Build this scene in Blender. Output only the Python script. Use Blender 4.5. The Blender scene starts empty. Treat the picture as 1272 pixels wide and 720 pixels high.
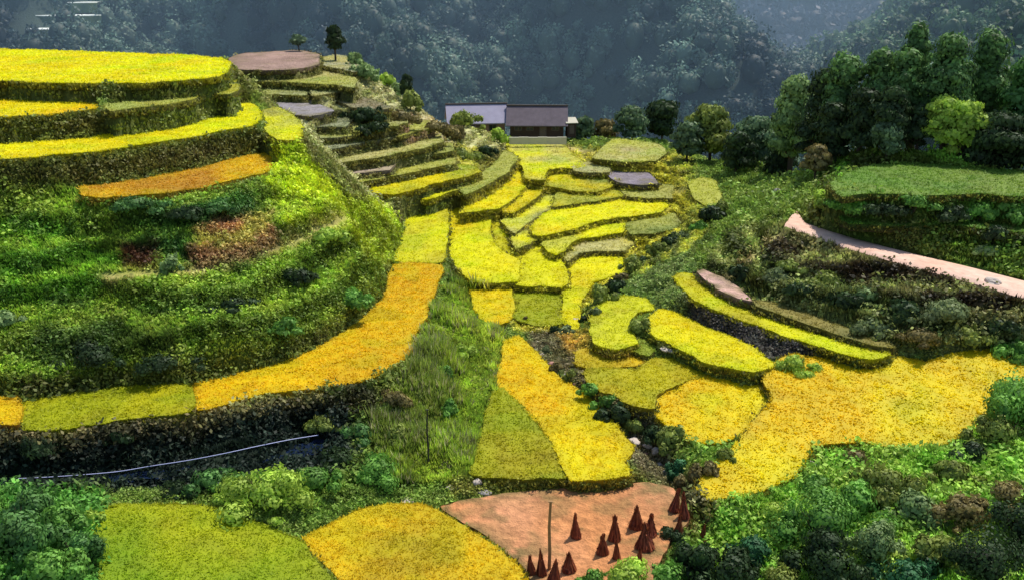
import bpy, bmesh, math, random
import numpy as np
from mathutils import Vector, Matrix, Euler
from mathutils.geometry import delaunay_2d_cdt
from mathutils.bvhtree import BVHTree

random.seed(7)
rng = np.random.default_rng(7)
scene = bpy.context.scene
COL = scene.collection

# ------------------------------------------------------------------ camera
PITCH = math.radians(18.0)
F = 1222.0
cam_data = bpy.data.cameras.new("camera")
cam_data.sensor_width = 36.0
cam_data.lens = F / 1272.0 * 36.0
cam_data.clip_end = 6000
cam_data.clip_start = 0.5
cam = bpy.data.objects.new("camera", cam_data)
cam.rotation_euler = (math.pi / 2 - PITCH, 0, 0)
COL.objects.link(cam)
scene.camera = cam
CP, SP = math.cos(PITCH), math.sin(PITCH)

def ray(px, py):
    a = (px - 636.0) / F
    b = (360.0 - py) / F
    return Vector((a, CP + b * SP, -SP + b * CP))
def atz(px, py, z):
    d = ray(px, py); t = z / d.z
    return Vector((d.x * t, d.y * t, z))
def aty(px, py, Y):
    d = ray(px, py); t = Y / d.y
    return Vector((d.x * t, Y, d.z * t))
def proj(x, y, z):
    dep = y * CP - z * SP
    up = y * SP + z * CP
    return 636.0 + F * x / dep, 360.0 - F * up / dep

# ------------------------------------------------------------------ noise
def _h(ix, iy, s):
    n = (ix.astype(np.int64) * 374761393 + iy.astype(np.int64) * 668265263 + s * 982451653) & 0x7fffffff
    n = ((n ^ (n >> 13)) * 1274126177) & 0x7fffffff
    n = (n ^ (n >> 16)) & 0x7fffffff
    return (n % 100003) / 100003.0
def vnoise(x, y, s=0):
    x = np.asarray(x, float); y = np.asarray(y, float)
    ix = np.floor(x); iy = np.floor(y)
    fx = x - ix; fy = y - iy
    fx = fx * fx * (3 - 2 * fx); fy = fy * fy * (3 - 2 * fy)
    a = _h(ix, iy, s); b = _h(ix + 1, iy, s); c = _h(ix, iy + 1, s); d = _h(ix + 1, iy + 1, s)
    return (a * (1 - fx) + b * fx) * (1 - fy) + (c * (1 - fx) + d * fx) * fy
def fbm(x, y, s=0, o=4):
    t = 0; a = 0.5; n = 0
    x = np.asarray(x, float); y = np.asarray(y, float)
    for i in range(o):
        t = t + a * vnoise(x, y, s + i * 17); n += a
        x = x * 2.03 + 5.1; y = y * 2.03 + 1.7; a *= 0.5
    return t / n
def inpoly(X, Y, poly):
    X = np.asarray(X); Y = np.asarray(Y)
    r = np.zeros(X.shape, bool)
    n = len(poly); j = n - 1
    for i in range(n):
        xi, yi = poly[i]; xj, yj = poly[j]
        c = ((yi > Y) != (yj > Y))
        if yi != yj:
            r ^= c & (X < (xj - xi) * (Y - yi) / (yj - yi) + xi)
        j = i
    return r

# ------------------------------------------------------------------ materials
def mat_new(name):
    m = bpy.data.materials.new(name); m.use_nodes = True
    nt = m.node_tree
    for n in list(nt.nodes): nt.nodes.remove(n)
    return m, nt, nt.nodes, nt.links
def leaf_mat(name, trans=0.35, nscale=1.5, var=0.35, rough=0.6):
    m, nt, N, L = mat_new(name)
    out = N.new('ShaderNodeOutputMaterial')
    at = N.new('ShaderNodeAttribute'); at.attribute_name = 'Col'
    geo = N.new('ShaderNodeNewGeometry')
    no = N.new('ShaderNodeTexNoise'); no.inputs['Scale'].default_value = nscale; no.inputs['Detail'].default_value = 5
    L.new(geo.outputs['Position'], no.inputs['Vector'])
    mr = N.new('ShaderNodeMapRange'); mr.inputs[1].default_value = 0.3; mr.inputs[2].default_value = 0.7
    mr.inputs[3].default_value = 1 - var; mr.inputs[4].default_value = 1 + var
    L.new(no.outputs[0], mr.inputs[0])
    mx = N.new('ShaderNodeVectorMath'); mx.operation = 'SCALE'
    L.new(at.outputs['Color'], mx.inputs[0]); L.new(mr.outputs[0], mx.inputs['Scale'])
    bs = N.new('ShaderNodeBsdfPrincipled'); bs.inputs['Roughness'].default_value = rough
    bs.inputs['Specular IOR Level'].default_value = 0.25
    tr = N.new('ShaderNodeBsdfTranslucent')
    L.new(mx.outputs[0], bs.inputs['Base Color']); L.new(mx.outputs[0], tr.inputs['Color'])
    ms = N.new('ShaderNodeMixShader'); ms.inputs[0].default_value = trans
    L.new(bs.outputs[0], ms.inputs[1]); L.new(tr.outputs[0], ms.inputs[2])
    L.new(ms.outputs[0], out.inputs['Surface'])
    return m
def ground_mat(name, nscale=2.5, var=0.4, bump=0.6, dist=0.25):
    m, nt, N, L = mat_new(name)
    out = N.new('ShaderNodeOutputMaterial')
    at = N.new('ShaderNodeAttribute'); at.attribute_name = 'Col'
    geo = N.new('ShaderNodeNewGeometry')
    no = N.new('ShaderNodeTexNoise'); no.inputs['Scale'].default_value = nscale; no.inputs['Detail'].default_value = 10
    no.inputs['Roughness'].default_value = 0.65
    L.new(geo.outputs['Position'], no.inputs['Vector'])
    mr = N.new('ShaderNodeMapRange'); mr.inputs[1].default_value = 0.3; mr.inputs[2].default_value = 0.7
    mr.inputs[3].default_value = 1 - var; mr.inputs[4].default_value = 1 + var
    L.new(no.outputs[0], mr.inputs[0])
    mx = N.new('ShaderNodeVectorMath'); mx.operation = 'SCALE'
    L.new(at.outputs['Color'], mx.inputs[0]); L.new(mr.outputs[0], mx.inputs['Scale'])
    bs = N.new('ShaderNodeBsdfPrincipled'); bs.inputs['Roughness'].default_value = 0.9
    bs.inputs['Specular IOR Level'].default_value = 0.15
    L.new(mx.outputs[0], bs.inputs['Base Color'])
    bp = N.new('ShaderNodeBump'); bp.inputs['Strength'].default_value = bump; bp.inputs['Distance'].default_value = dist
    L.new(no.outputs[0], bp.inputs['Height']); L.new(bp.outputs[0], bs.inputs['Normal'])
    L.new(bs.outputs[0], out.inputs['Surface'])
    return m
def plain_mat(name, col, rough=0.7, nscale=3.0, var=0.2, bump=0.15, metallic=0.0, stripes=None):
    m, nt, N, L = mat_new(name)
    out = N.new('ShaderNodeOutputMaterial')
    geo = N.new('ShaderNodeTexCoord')
    no = N.new('ShaderNodeTexNoise'); no.inputs['Scale'].default_value = nscale; no.inputs['Detail'].default_value = 6
    L.new(geo.outputs['Object'], no.inputs['Vector'])
    cr = N.new('ShaderNodeMix'); cr.data_type = 'RGBA'
    cr.inputs[6].default_value = (*[c * (1 - var) for c in col], 1)
    cr.inputs[7].default_value = (*[min(1, c * (1 + var)) for c in col], 1)
    L.new(no.outputs[0], cr.inputs[0])
    bs = N.new('ShaderNodeBsdfPrincipled'); bs.inputs['Roughness'].default_value = rough
    bs.inputs['Metallic'].default_value = metallic
    bs.inputs['Specular IOR Level'].default_value = 0.3
    h = no.outputs[0]
    if stripes:
        wv = N.new('ShaderNodeTexWave'); wv.inputs['Scale'].default_value = stripes; wv.bands_direction = 'X'
        L.new(geo.outputs['Object'], wv.inputs['Vector']); h = wv.outputs[0]
        m2 = N.new('ShaderNodeMix'); m2.data_type = 'RGBA'; m2.blend_type = 'MULTIPLY'; m2.inputs[0].default_value = 0.35
        L.new(cr.outputs[2], m2.inputs[6]); L.new(wv.outputs[0], m2.inputs[7]); L.new(m2.outputs[2], bs.inputs['Base Color'])
    else:
        L.new(cr.outputs[2], bs.inputs['Base Color'])
    bp = N.new('ShaderNodeBump'); bp.inputs['Strength'].default_value = bump; bp.inputs['Distance'].default_value = 0.05
    L.new(h, bp.inputs['Height']); L.new(bp.outputs[0], bs.inputs['Normal'])
    L.new(bs.outputs[0], out.inputs['Surface'])
    return m

M_RICE = leaf_mat('rice', 0.4, 0.9, 0.12)
M_LEAF = leaf_mat('foliage', 0.3, 1.2, 0.35)
M_FAR = leaf_mat('far_foliage', 0.15, 0.05, 0.5)
M_GROUND = ground_mat('hill_soil')
M_SOIL = ground_mat('tilled_soil', 2.2, 0.30, 1.0, 0.35)
M_DIRT = ground_mat('dirt', 1.6, 0.2, 0.4, 0.1)
M_BARK = plain_mat('bark', (0.07, 0.05, 0.035), 0.9, 6)
M_STONE = plain_mat('stone', (0.42, 0.38, 0.36), 0.85, 2.5, 0.3, 0.5)

# ------------------------------------------------------------------ mesh helpers
def mesh_np(name, V, faces_flat, starts_or_n, mat, col=None, smooth=False, parent=None):
    """V (n,3); faces_flat loop indices; n = verts per face (int) or list of counts"""
    me = bpy.data.meshes.new(name)
    V = np.asarray(V, np.float32); fl = np.asarray(faces_flat, np.int32).ravel()
    if isinstance(starts_or_n, int):
        nf = len(fl) // starts_or_n
        tot = np.full(nf, starts_or_n, np.int32)
    else:
        tot = np.asarray(starts_or_n, np.int32); nf = len(tot)
    st = np.zeros(nf, np.int32); st[1:] = np.cumsum(tot)[:-1]
    me.vertices.add(len(V)); me.vertices.foreach_set('co', V.ravel())
    me.loops.add(len(fl)); me.loops.foreach_set('vertex_index', fl)
    me.polygons.add(nf); me.polygons.foreach_set('loop_start', st)
    try: me.polygons.foreach_set('loop_total', tot)
    except Exception: pass
    me.update(calc_edges=True)
    if smooth: me.polygons.foreach_set('use_smooth', np.ones(nf, bool))
    if col is not None:
        ca = me.color_attributes.new('Col', 'FLOAT_COLOR', 'POINT')
        c4 = np.ones((len(V), 4), np.float32); c4[:, :3] = np.clip(col, 0, 1)
        ca.data.foreach_set('color', c4.ravel())
    me.validate()
    me.materials.append(mat)
    o = bpy.data.objects.new(name, me); COL.objects.link(o)
    if parent is not None: o.parent = parent
    return o
class Acc:
    """collects geometry into one mesh"""
    def __init__(s): s.V = []; s.F = []; s.T = []; s.C = []; s.n = 0
    def add(s, V, F, C):
        V = np.asarray(V, float).reshape(-1, 3); F = np.asarray(F, int)
        C = np.asarray(C, float)
        if C.ndim == 1: C = np.repeat(C[None], len(V), 0)
        s.V.append(V); s.F.append((F + s.n).ravel()); s.T.append(np.full(F.shape[0], F.shape[1], int)); s.C.append(C); s.n += len(V)
    def build(s, name, mat, smooth=False, parent=None, origin=None):
        V = np.concatenate(s.V); 
        if origin is not None: V = V - np.array(origin)[None]
        o = mesh_np(name, V, np.concatenate(s.F), np.concatenate(s.T), mat, np.concatenate(s.C), smooth, parent)
        if origin is not None and parent is None: o.location = origin
        return o
def tag(o, label=None, cat=None, group=None, kind=None):
    if label: o['label'] = label
    if cat: o['category'] = cat
    if group: o['group'] = group
    if kind: o['kind'] = kind
    return o
def empty(name, loc, rz=0.0):
    o = bpy.data.objects.new(name, None); o.location = loc; o.rotation_euler = (0, 0, rz); COL.objects.link(o); return o

def tufts(P, H, W, C, blades=5, lean=0.45, seed=0, tipc=1.25, basec=0.7):
    """grass tufts: P (n,3) base, H, W arrays, C (n,3). returns V,F,C triangles"""
    r = np.random.default_rng(seed)
    n = len(P); k = blades
    a = r.uniform(0, 2 * np.pi, (n, k)); 
    ln = r.uniform(0.15, 1.0, (n, k)) * lean
    h = H[:, None] * r.uniform(0.6, 1.1, (n, k)); w = W[:, None] * r.uniform(0.6, 1.2, (n, k))
    base = P[:, None, :] + np.stack([np.cos(a) * w * 0.5, np.sin(a) * w * 0.5, np.zeros_like(a)], -1)
    side = np.stack([-np.sin(a), np.cos(a), np.zeros_like(a)], -1) * (w * 0.35)[..., None]
    tip = base + np.stack([np.cos(a) * ln * h, np.sin(a) * ln * h, h], -1)
    V = np.stack([base - side, base + side, tip], 2).reshape(-1, 3)
    F = np.arange(n * k * 3).reshape(-1, 3)
    cv = C[:, None, :] * r.uniform(0.8, 1.18, (n, k, 1))
    Cc = np.stack([cv * basec, cv * basec, cv * tipc], 2).reshape(-1, 3)
    return V, F, Cc
def leaves(P, Nn, S, C, seed=0, aspect=0.6, jit=0.7):
    """leaf quads (diamond): P centers, Nn preferred normals, S sizes, C colours"""
    r = np.random.default_rng(seed)
    n = len(P)
    nn = Nn + r.normal(0, jit, (n, 3)); nn /= np.linalg.norm(nn, axis=1)[:, None] + 1e-9
    t = r.normal(0, 1, (n, 3)); t -= (t * nn).sum(1)[:, None] * nn; t /= np.linalg.norm(t, axis=1)[:, None] + 1e-9
    b = np.cross(nn, t)
    s = S[:, None]
    V = np.stack([P - t * s, P + b * s * aspect, P + t * s, P - b * s * aspect], 1).reshape(-1, 3)
    F = np.arange(n * 4).reshape(-1, 4)
    Cc = np.repeat(C, 4, 0)
    return V, F, Cc
def blob_shell(center, rad, n, seed):
    r = np.random.default_rng(seed)
    d = r.normal(0, 1, (n, 3)); d /= np.linalg.norm(d, axis=1)[:, None]
    d[:, 2] = np.where(d[:, 2] < -0.35, -d[:, 2], d[:, 2])
    rr = r.uniform(0.6, 1.12, (n, 1)) * (0.6 + 0.8 * fbm(d[:, 0] * 2.5 + 9 + seed, d[:, 1] * 2.5 + d[:, 2] * 2 + 3, seed % 50, 3))[:, None]
    return np.array(center)[None] + d * rr * np.array(rad)[None], d
_ico = None
def ico():
    global _ico
    if _ico is None:
        bm = bmesh.new(); bmesh.ops.create_icosphere(bm, subdivisions=2, radius=1)
        V = np.array([v.co[:] for v in bm.verts]); Fc = np.array([[v.index for v in f.verts] for f in bm.faces]); bm.free()
        _ico = (V, Fc)
    return _ico
# ------------------------------------------------------------------ rice fields: image outlines unprojected onto their real levels
Y1 = (0.88, 0.86, 0.004); Y2 = (0.88, 0.76, 0.004)       # bright yellow
G1 = (0.88, 0.62, 0.004); G2 = (0.80, 0.50, 0.004)      # gold
O1 = (0.42, 0.45, 0.006); O2 = (0.60, 0.54, 0.006)       # olive
P1 = (0.55, 0.56, 0.12); P2 = (0.62, 0.58, 0.22)       # pale yellow green
E1 = (0.40, 0.27, 0.22); E2 = (0.34, 0.22, 0.17)       # bare brown-pink soil
FIELDS = [
 # name, outline, z spec, colours, kind, label
 ('rice_field', [(-160,57),(-60,59),(0,61),(60,63),(150,66),(220,68),(275,72),(286,79),(283,88),(270,95),(215,101),(140,104),(60,103),(0,100),(-160,98)], -8.5, (Y1,Y2), 'rice', 'broad bright yellow rice field on the very top of the left hill'),
 ('rice_field', [(-160,122),(0,124),(60,123),(118,124),(121,134),(60,142),(0,145),(-160,146)], -10.0, (Y2,G1), 'rice', 'narrow golden rice strip at the left photo edge, just below the top field'),
 ('rice_field', [(130,131),(160,126),(220,115),(270,106),(292,100),(297,108),(286,117),(262,116),(240,123),(200,131),(140,138)], -9.9, (P1,O2), 'rice', 'narrow pale tan rice strip curving round the left hill just below the top field'),
 ('rice_field', [(-160,180),(0,178),(100,172),(180,160),(240,150),(290,132),(310,128),(322,135),(326,148),(310,157),(250,168),(180,180),(90,191),(0,198),(-160,202)], -11.8, (Y1,Y2), 'rice', 'long yellow rice terrace curving round the left hill, third level down'),
 ('rice_field', [(97,232),(160,225),(230,212),(270,203),(310,192),(330,190),(338,200),(335,212),(300,222),(250,233),(180,243),(130,246),(100,243)], -13.8, (G1,(0.62,0.33,0.02)), 'rice', 'orange gold rice terrace above the green slope of the left hill'),
 ('rice_field', [(327,140),(345,135),(362,145),(374,157),(368,172),(345,172),(332,160)], -12.2, (Y1,P1), 'rice', 'small bright lime patch on the right shoulder of the left hill'),
 # curved field
 ('rice_field', [(500,250),(520,244),(548,243),(556,250),(557,280),(554,305),(549,326),(490,324),(499,300),(503,280)], -22.3, (Y1,(0.68,0.62,0.03)), 'rice', 'bright yellow rice field in the neck between the left hill and the valley'),
 ('rice_field', [(489,328),(549,329),(545,350),(532,388),(516,418),(510,440),(480,460),(450,475),(400,482),(330,489),(244,510),(238,476),(290,464),(340,452),(395,431),(430,411),(460,386),(478,365)], -22.25, (G1,G2), 'rice', 'long orange gold rice terrace sweeping round the foot of the left hill'),
 ('rice_field', [(27,500),(80,489),(150,480),(233,476),(240,511),(180,517),(100,531),(30,534)], -22.15, (O1,O2), 'rice', 'olive green rice field at the foot of the left hill, left of the gold sweep'),
 ('rice_field', [(-160,492),(0,490),(24,491),(27,510),(25,528),(0,528),(-160,535)], -22.05, ((0.7,0.36,0.03),G1), 'rice', 'small orange rice patch at the left edge of the photo'),
 # lower centre
 ('rice_field', [(632,427),(642,421),(660,437),(690,470),(728,495),(752,522),(782,556),(772,575),(782,588),(712,593),(690,545),(665,515),(640,492),(622,478),(628,450)], ('y',-24.7,-25.1), (G1,Y2), 'rice', 'large gold rice field beside the stony gully in the valley floor'),
 ('rice_field', [(620,480),(640,496),(664,519),(686,548),(706,593),(640,593),(586,590),(596,545),(606,500)], ('y',-24.8,-25.2), (O1,(0.48,0.44,0.01)), 'rice', 'olive yellow rice field above the bare earth plot'),
 # valley middle
 ('rice_field', [(586,352),(630,356),(631,394),(615,400),(603,395),(592,375)], -24.3, (Y2,G1), 'rice', 'small square gold rice field in the middle of the valley'),
 ('rice_field', [(637,360),(702,360),(703,374),(698,398),(672,402),(642,392)], -24.5, (O1,O2), 'rice', 'small olive green rice field in the middle of the valley'),
 ('rice_field', [(563,258),(580,262),(592,258),(604,262),(604,290),(616,310),(640,325),(640,347),(590,347),(572,330),(560,305)], ('y',-22.6,-23.8), (Y1,Y2), 'rice', 'bright yellow rice field at the centre of the valley, right of the neck'),
 ('rice_field', [(608,262),(618,262),(628,282),(650,300),(672,300),(690,318),(700,345),(697,354),(643,350),(642,322),(618,308),(608,288)], ('y',-23.0,-24.0), (Y1,(0.66,0.62,0.01)), 'rice', 'bright lemon rice field where the curved terraces meet the valley floor'),
 ('rice_field', [(722,314),(766,312),(769,336),(745,344),(732,352),(722,364),(714,382),(719,402),(711,408),(704,398),(706,374),(702,352),(708,332)], ('y',-23.9,-24.6), (Y1,Y2), 'rice', 'yellow rice field above the row of round bushes'),
 # curved right terraces
 ('rice_field', [(678,268),(700,260),(722,256),(745,251),(780,248),(822,250),(826,255),(823,260),(790,265),(760,268),(735,274),(712,281),(688,287),(668,291),(664,284)], -22.6, (Y1,Y2), 'rice', 'long yellow curved rice terrace on the far right side of the valley'),
 ('rice_field', [(676,302),(700,288),(722,284),(745,277),(766,272),(776,279),(768,286),(742,290),(724,293),(708,298),(698,308),(690,314),(684,310)], -23.1, (Y1,P1), 'rice', 'short yellow curved rice terrace second from the long one'),
 ('rice_field', [(780,280),(805,274),(836,268),(840,280),(815,286),(785,288)], -23.0, ((0.25,0.3,0.05),P1), 'rice', 'grassy green terrace end beyond the curved yellow terraces'),
 ('rice_field', [(700,312),(716,302),(735,304),(760,300),(778,297),(782,302),(775,308),(740,309),(718,311),(704,322)], -23.5, (P2,Y2), 'rice', 'thin pale terrace strip below the curved yellow terraces'),
 ('rice_field', [(628,276),(650,262),(664,254),(680,246),(700,244),(690,252),(668,264),(650,276),(640,286)], -22.7, (P2,Y1), 'rice', 'pale narrow terrace curling toward the valley centre'),
 ('rice_field', [(576,263),(590,251),(612,241),(630,229),(645,216),(656,217),(648,230),(634,244),(618,256),(596,259)], -21.9, (Y1,Y2), 'rice', 'bright yellow ribbon of rice climbing toward the houses'),
 ('rice_field', [(660,222),(672,224),(664,240),(650,252),(634,262),(626,262),(640,248),(652,236)], -22.2, (O2,Y2), 'rice', 'olive yellow ribbon of rice beside the bright ribbon toward the houses'),
 ('rice_field', [(640,297),(655,289),(672,283),(672,290),(655,300),(642,306)], -22.95, (P2,Y1), 'rice', 'tiny pale terrace tucked in the bend of the curved yellow terraces'),
 ('rice_field', [(700,238),(730,236),(757,234),(772,240),(745,246),(715,250),(690,254)], -22.3, ((0.42,0.46,0.06),Y2), 'rice', 'olive yellow terrace just above the long curved one'),
 ('rice_field', [(775,232),(815,230),(835,236),(832,243),(800,243),(778,240)], -22.2, ((0.5,0.48,0.12),P1), 'rice', 'pale olive terrace left of the isolated sloping field'),
 # top fields by houses
 ('rice_field', [(632,177),(680,179),(697,183),(710,195),(725,205),(680,207),(673,220),(656,219),(654,205),(640,194)], -21.2, (Y1,P2), 'rice', 'pale yellow rice field directly below the two houses'),
 ('rice_field', [(762,176),(790,178),(817,182),(820,190),(812,197),(775,198),(740,193),(752,186)], -20.4, ((0.6,0.62,0.08),P2), 'rice', 'pale lime rice field on the far rim, right of the houses'),
 ('rice_field', [(718,204),(757,208),(757,211),(716,210)], -21.2, (P2,P2), 'rice', 'thin cream strip of terrace below the far rim'),
 ('rice_field', [(678,214),(700,213),(742,218),(758,227),(742,236),(705,232),(680,227)], -21.9, (Y2,(0.3,0.36,0.06)), 'rice', 'yellow green rice terrace below the cream strip near the houses'),
 ('bare_terrace', [(757,214),(780,213),(805,218),(814,225),(790,227),(770,223)], -21.5, ((0.28,0.24,0.27),(0.22,0.19,0.22)), 'soil', 'bare purple grey terrace below the far rim'),
 ('rice_field', [(855,226),(872,220),(888,224),(893,238),(896,252),(880,257),(866,250),(860,238)], ('y',-21.0,-21.9), ((0.6,0.62,0.06),P1), 'rice', 'isolated pale yellow field sloping beside the dark trees'),
 # M hillside
 ('bare_terrace', [(288,74),(300,68),(330,66),(370,64),(395,69),(396,78),(370,84),(330,86),(290,84)], -11.0, (E1,(0.3,0.2,0.16)), 'soil', 'bare brown tilled terrace beside the top of the left hill'),
 ('rice_field', [(290,92),(330,92),(380,93),(408,87),(428,90),(441,100),(440,108),(420,104),(395,103),(350,100),(296,99)], -12.2, (P1,P2), 'rice', 'pale cream green terrace strip just below the brown tilled terrace'),
 ('bare_terrace', [(310,122),(345,119),(375,121),(395,130),(412,137),(385,143),(360,140),(350,132)], -13.9, ((0.32,0.29,0.30),(0.26,0.24,0.26)), 'soil', 'grey bare terrace on the middle hillside'),
 ('rice_field', [(386,114),(405,109),(430,105),(445,103),(441,110),(412,114),(388,118)], -13.0, (P2,(0.5,0.52,0.35)), 'rice', 'short pale terrace with whitish grass on the middle hillside'),
 ('rice_field', [(398,179),(430,173),(480,165),(492,163),(492,168),(450,176),(402,185)], -16.5, ((0.4,0.42,0.25),(0.3,0.33,0.15)), 'rice', 'grey green terrace strip on the middle hillside'),
 ('rice_field', [(405,193),(440,187),(480,180),(510,174),(546,169),(549,175),(520,183),(470,194),(420,200)], -17.5, (P1,P2), 'rice', 'long pale yellow terrace strip climbing to the right of the middle hillside'),
 ('bare_terrace', [(423,208),(450,204),(480,198),(493,199),(486,208),(460,213),(430,215)], -18.5, ((0.5,0.38,0.32),(0.42,0.36,0.2)), 'soil', 'pinkish bare strip on the middle hillside'),
 ('rice_field', [(450,230),(480,222),(520,215),(560,208),(583,207),(595,212),(570,220),(540,227),(510,236),(488,241),(466,238)], -19.8, (Y2,(0.42,0.5,0.04)), 'rice', 'lime yellow rice terrace low on the middle hillside'),
 ('rice_field', [(516,240),(545,231),(562,227),(568,232),(552,238),(528,246)], -20.8, (Y1,P1), 'rice', 'short yellow terrace just above the neck of the valley'),
 ('rice_field', [(572,232),(598,220),(620,204),(630,190),(637,195),(626,211),(602,227),(577,239)], -20.7, ((0.5,0.52,0.08),P1), 'rice', 'pale green strip curving round the foot of the bushy knoll'),
 ('rice_field', [(438,156),(470,149),(500,146),(506,151),(470,158),(440,162)], -15.4, (P1,(0.4,0.4,0.18)), 'rice', 'short pale strip high on the middle hillside, under the brown scrub'),
 ('rice_field', [(492,163),(520,154),(532,152),(536,157),(520,161),(494,168)], -16.4, (P1,P2), 'rice', 'small pale strip ending by the reddish earth left of the houses'),
 ('rice_field', [(402,73),(422,70),(440,77),(453,84),(440,88),(425,84),(404,80)], -11.6, (P2,(0.5,0.52,0.38)), 'rice', 'small whitish terrace at the right end of the brown tilled terrace'),
 ('rice_field', [(418,124),(440,120),(462,126),(480,134),(462,136),(438,132)], -13.9, ((0.40,0.36,0.2),(0.34,0.3,0.14)), 'rice', 'dry tan terrace on the middle hillside, right of the grey bare one'),
 ('rice_field', [(312,110),(350,108),(384,112),(380,117),(345,116),(315,117)], -13.1, (P1,(0.4,0.42,0.2)), 'rice', 'thin pale strip between the cream terrace and the grey bare one'),
 ('rice_field', [(388,148),(415,146),(436,150),(432,156),(405,156),(390,155)], -15.0, ((0.4,0.42,0.25),(0.3,0.33,0.15)), 'rice', 'short grey green strip beside the left hill shoulder'),
 ('rice_field', [(394,163),(430,160),(470,155),(490,157),(470,163),(430,168),(397,171)], -15.8, ((0.44,0.42,0.22),P1), 'rice', 'thin tan strip just above the long grey green one'),
 ('rice_field', [(500,186),(530,181),(560,180),(562,186),(535,190),(502,194)], -18.4, (P1,(0.4,0.46,0.1)), 'rice', 'thin pale strip right below the knoll scrub'),
 ('rice_field', [(440,218),(470,214),(510,206),(540,199),(565,197),(566,202),(540,206),(505,214),(470,221),(446,225)], -19.1, ((0.6,0.58,0.1),P1), 'rice', 'slim yellow strip directly above the lime yellow terrace'),
 # right side
 ('rice_field', [(836,344),(848,339),(862,341),(870,352),(885,362),(905,372),(930,380),(960,389),(1000,402),(1050,420),(1085,431),(1108,441),(1075,446),(1040,437),(1000,424),(970,415),(940,403),(915,395),(890,385),(865,374),(850,362)], ('x',-22.2,-23.0), (Y1,(0.55,0.48,0.01)), 'rice', 'crescent of yellow rice below the red soil strip on the right slope'),
 ('bare_terrace', [(866,337),(874,334),(890,342),(905,348),(925,362),(933,373),(915,369),(895,361),(880,351)], -21.85, ((0.62,0.40,0.34),(0.58,0.36,0.26)), 'soil', 'pink red soil strip at the tip of the right slope'),
 ('rice_field', [(935,373),(960,376),(1000,388),(1050,405),(1100,425),(1110,433),(1095,431),(1050,418),(1000,401),(960,388),(938,380)], ('x',-21.95,-22.75), ((0.26,0.24,0.06),(0.36,0.30,0.07)), 'rice', 'dull olive terrace above the yellow crescent on the right slope'),
 ('rice_field', [(812,394),(822,387),(840,391),(870,407),(900,418),(925,430),(945,441),(957,452),(935,458),(905,452),(880,447),(860,437),(830,422),(813,411)], -23.4, (Y1,Y2), 'rice', 'yellow rice field on the right, under the dark stone bank'),
 ('rice_field', [(955,458),(985,442),(1010,446),(1060,448),(1100,446),(1150,450),(1200,440),(1260,434),(1420,430),(1420,470),(1262,468),(1240,482),(1225,512),(1180,545),(1130,552),(1080,545),(1010,548),(1000,560),(985,588),(960,602),(920,616),(884,620),(872,608),(890,580),(920,550),(945,520),(966,490),(958,478)], ('y',-23.15,-25.6), (G1,Y2), 'rice', 'largest gold rice field, spreading over the right of the valley floor'),
 ('rice_field', [(815,490),(850,473),(900,470),(948,480),(956,490),(938,520),(913,540),(888,549),(856,545),(830,525),(814,507)], ('y',-24.2,-25.0), (Y2,G1), 'rice', 'rounded gold rice field between the gully and the largest field'),
 ('rice_field', [(730,462),(790,460),(808,450),(840,446),(868,453),(878,464),(850,469),(812,488),(810,504),(790,500),(760,486),(738,475)], -24.2, ((0.55,0.46,0.01),O2), 'rice', 'olive gold rice field between the green shrubs and the rounded gold field'),
 ('rice_field', [(740,390),(750,378),(775,371),(800,374),(810,382),(790,384),(778,396),(776,410),(788,424),(765,430),(742,422),(738,402)], -23.7, (Y1,(0.6,0.62,0.03)), 'rice', 'vivid yellow rice patch wrapped round a dark round bush'),
 ('rice_field', [(1033,230),(1052,214),(1080,206),(1120,203),(1200,207),(1300,214),(1420,220),(1420,246),(1300,247),(1220,240),(1150,243),(1080,240),(1045,244)], -15.8, ((0.16,0.32,0.03),(0.24,0.36,0.05)), 'grass', 'smooth green grassy terrace in front of the trees on the right'),
 ('rice_field', [(1042,270),(1070,260),(1110,256),(1180,258),(1250,264),(1420,274),(1420,296),(1260,288),(1180,280),(1100,280),(1060,278)], -17.9, ((0.12,0.30,0.03),(0.20,0.32,0.05)), 'grass', 'lower grassy green step between the smooth terrace and the dirt road'),
 ('rice_field', [(722,440),(748,432),(785,430),(806,438),(800,447),(760,454),(735,456),(718,449)], -24.35, (G1,(0.42,0.34,0.03)), 'rice', 'rough brownish gold patch under the vivid yellow patch with the round bush'),
 ('rice_field', [(782,428),(800,424),(812,432),(806,437),(788,432)], -24.0, ((0.35,0.42,0.03),Y2), 'rice', 'tiny green patch below the round bush in the vivid yellow patch'),
 # foreground
 ('rice_field', [(375,668),(400,655),(440,635),(480,625),(530,627),(562,645),(600,668),(640,698),(655,722),(670,770),(480,770),(425,722),(392,690)], ('x',-24.9,-25.6), (G1,(0.58,0.42,0.01)), 'rice', 'foreground gold rice field left of the bare earth plot'),
 ('rice_field', [(115,640),(140,628),(200,625),(260,628),(300,640),(340,655),(373,669),(389,692),(420,722),(470,770),(140,770),(125,700),(118,660)], ('x',-24.0,-24.9), ((0.46,0.50,0.008),(0.20,0.38,0.01)), 'rice', 'foreground green rice field fading to olive at its far edge'),
 ('bare_earth_plot', [(548,628),(600,616),(680,608),(760,601),(815,600),(836,607),(848,622),(856,645),(840,662),(820,700),(780,770),(690,770),(660,722),(643,698),(604,666),(566,643)], ('y',-25.7,-26.0), ((0.64,0.27,0.10),(0.68,0.31,0.15)), 'soil', 'bare orange pink earth plot dotted with dark red straw stooks'),
]
def zval(spec, poly, px, py):
    if not isinstance(spec, tuple): return spec
    k = 0 if spec[0] == 'x' else 1
    a = min(p[k] for p in poly); b = max(p[k] for p in poly)
    t = ((px, py)[k] - a) / (b - a)
    return spec[1] + (spec[2] - spec[1]) * max(0, min(1, t))
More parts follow.
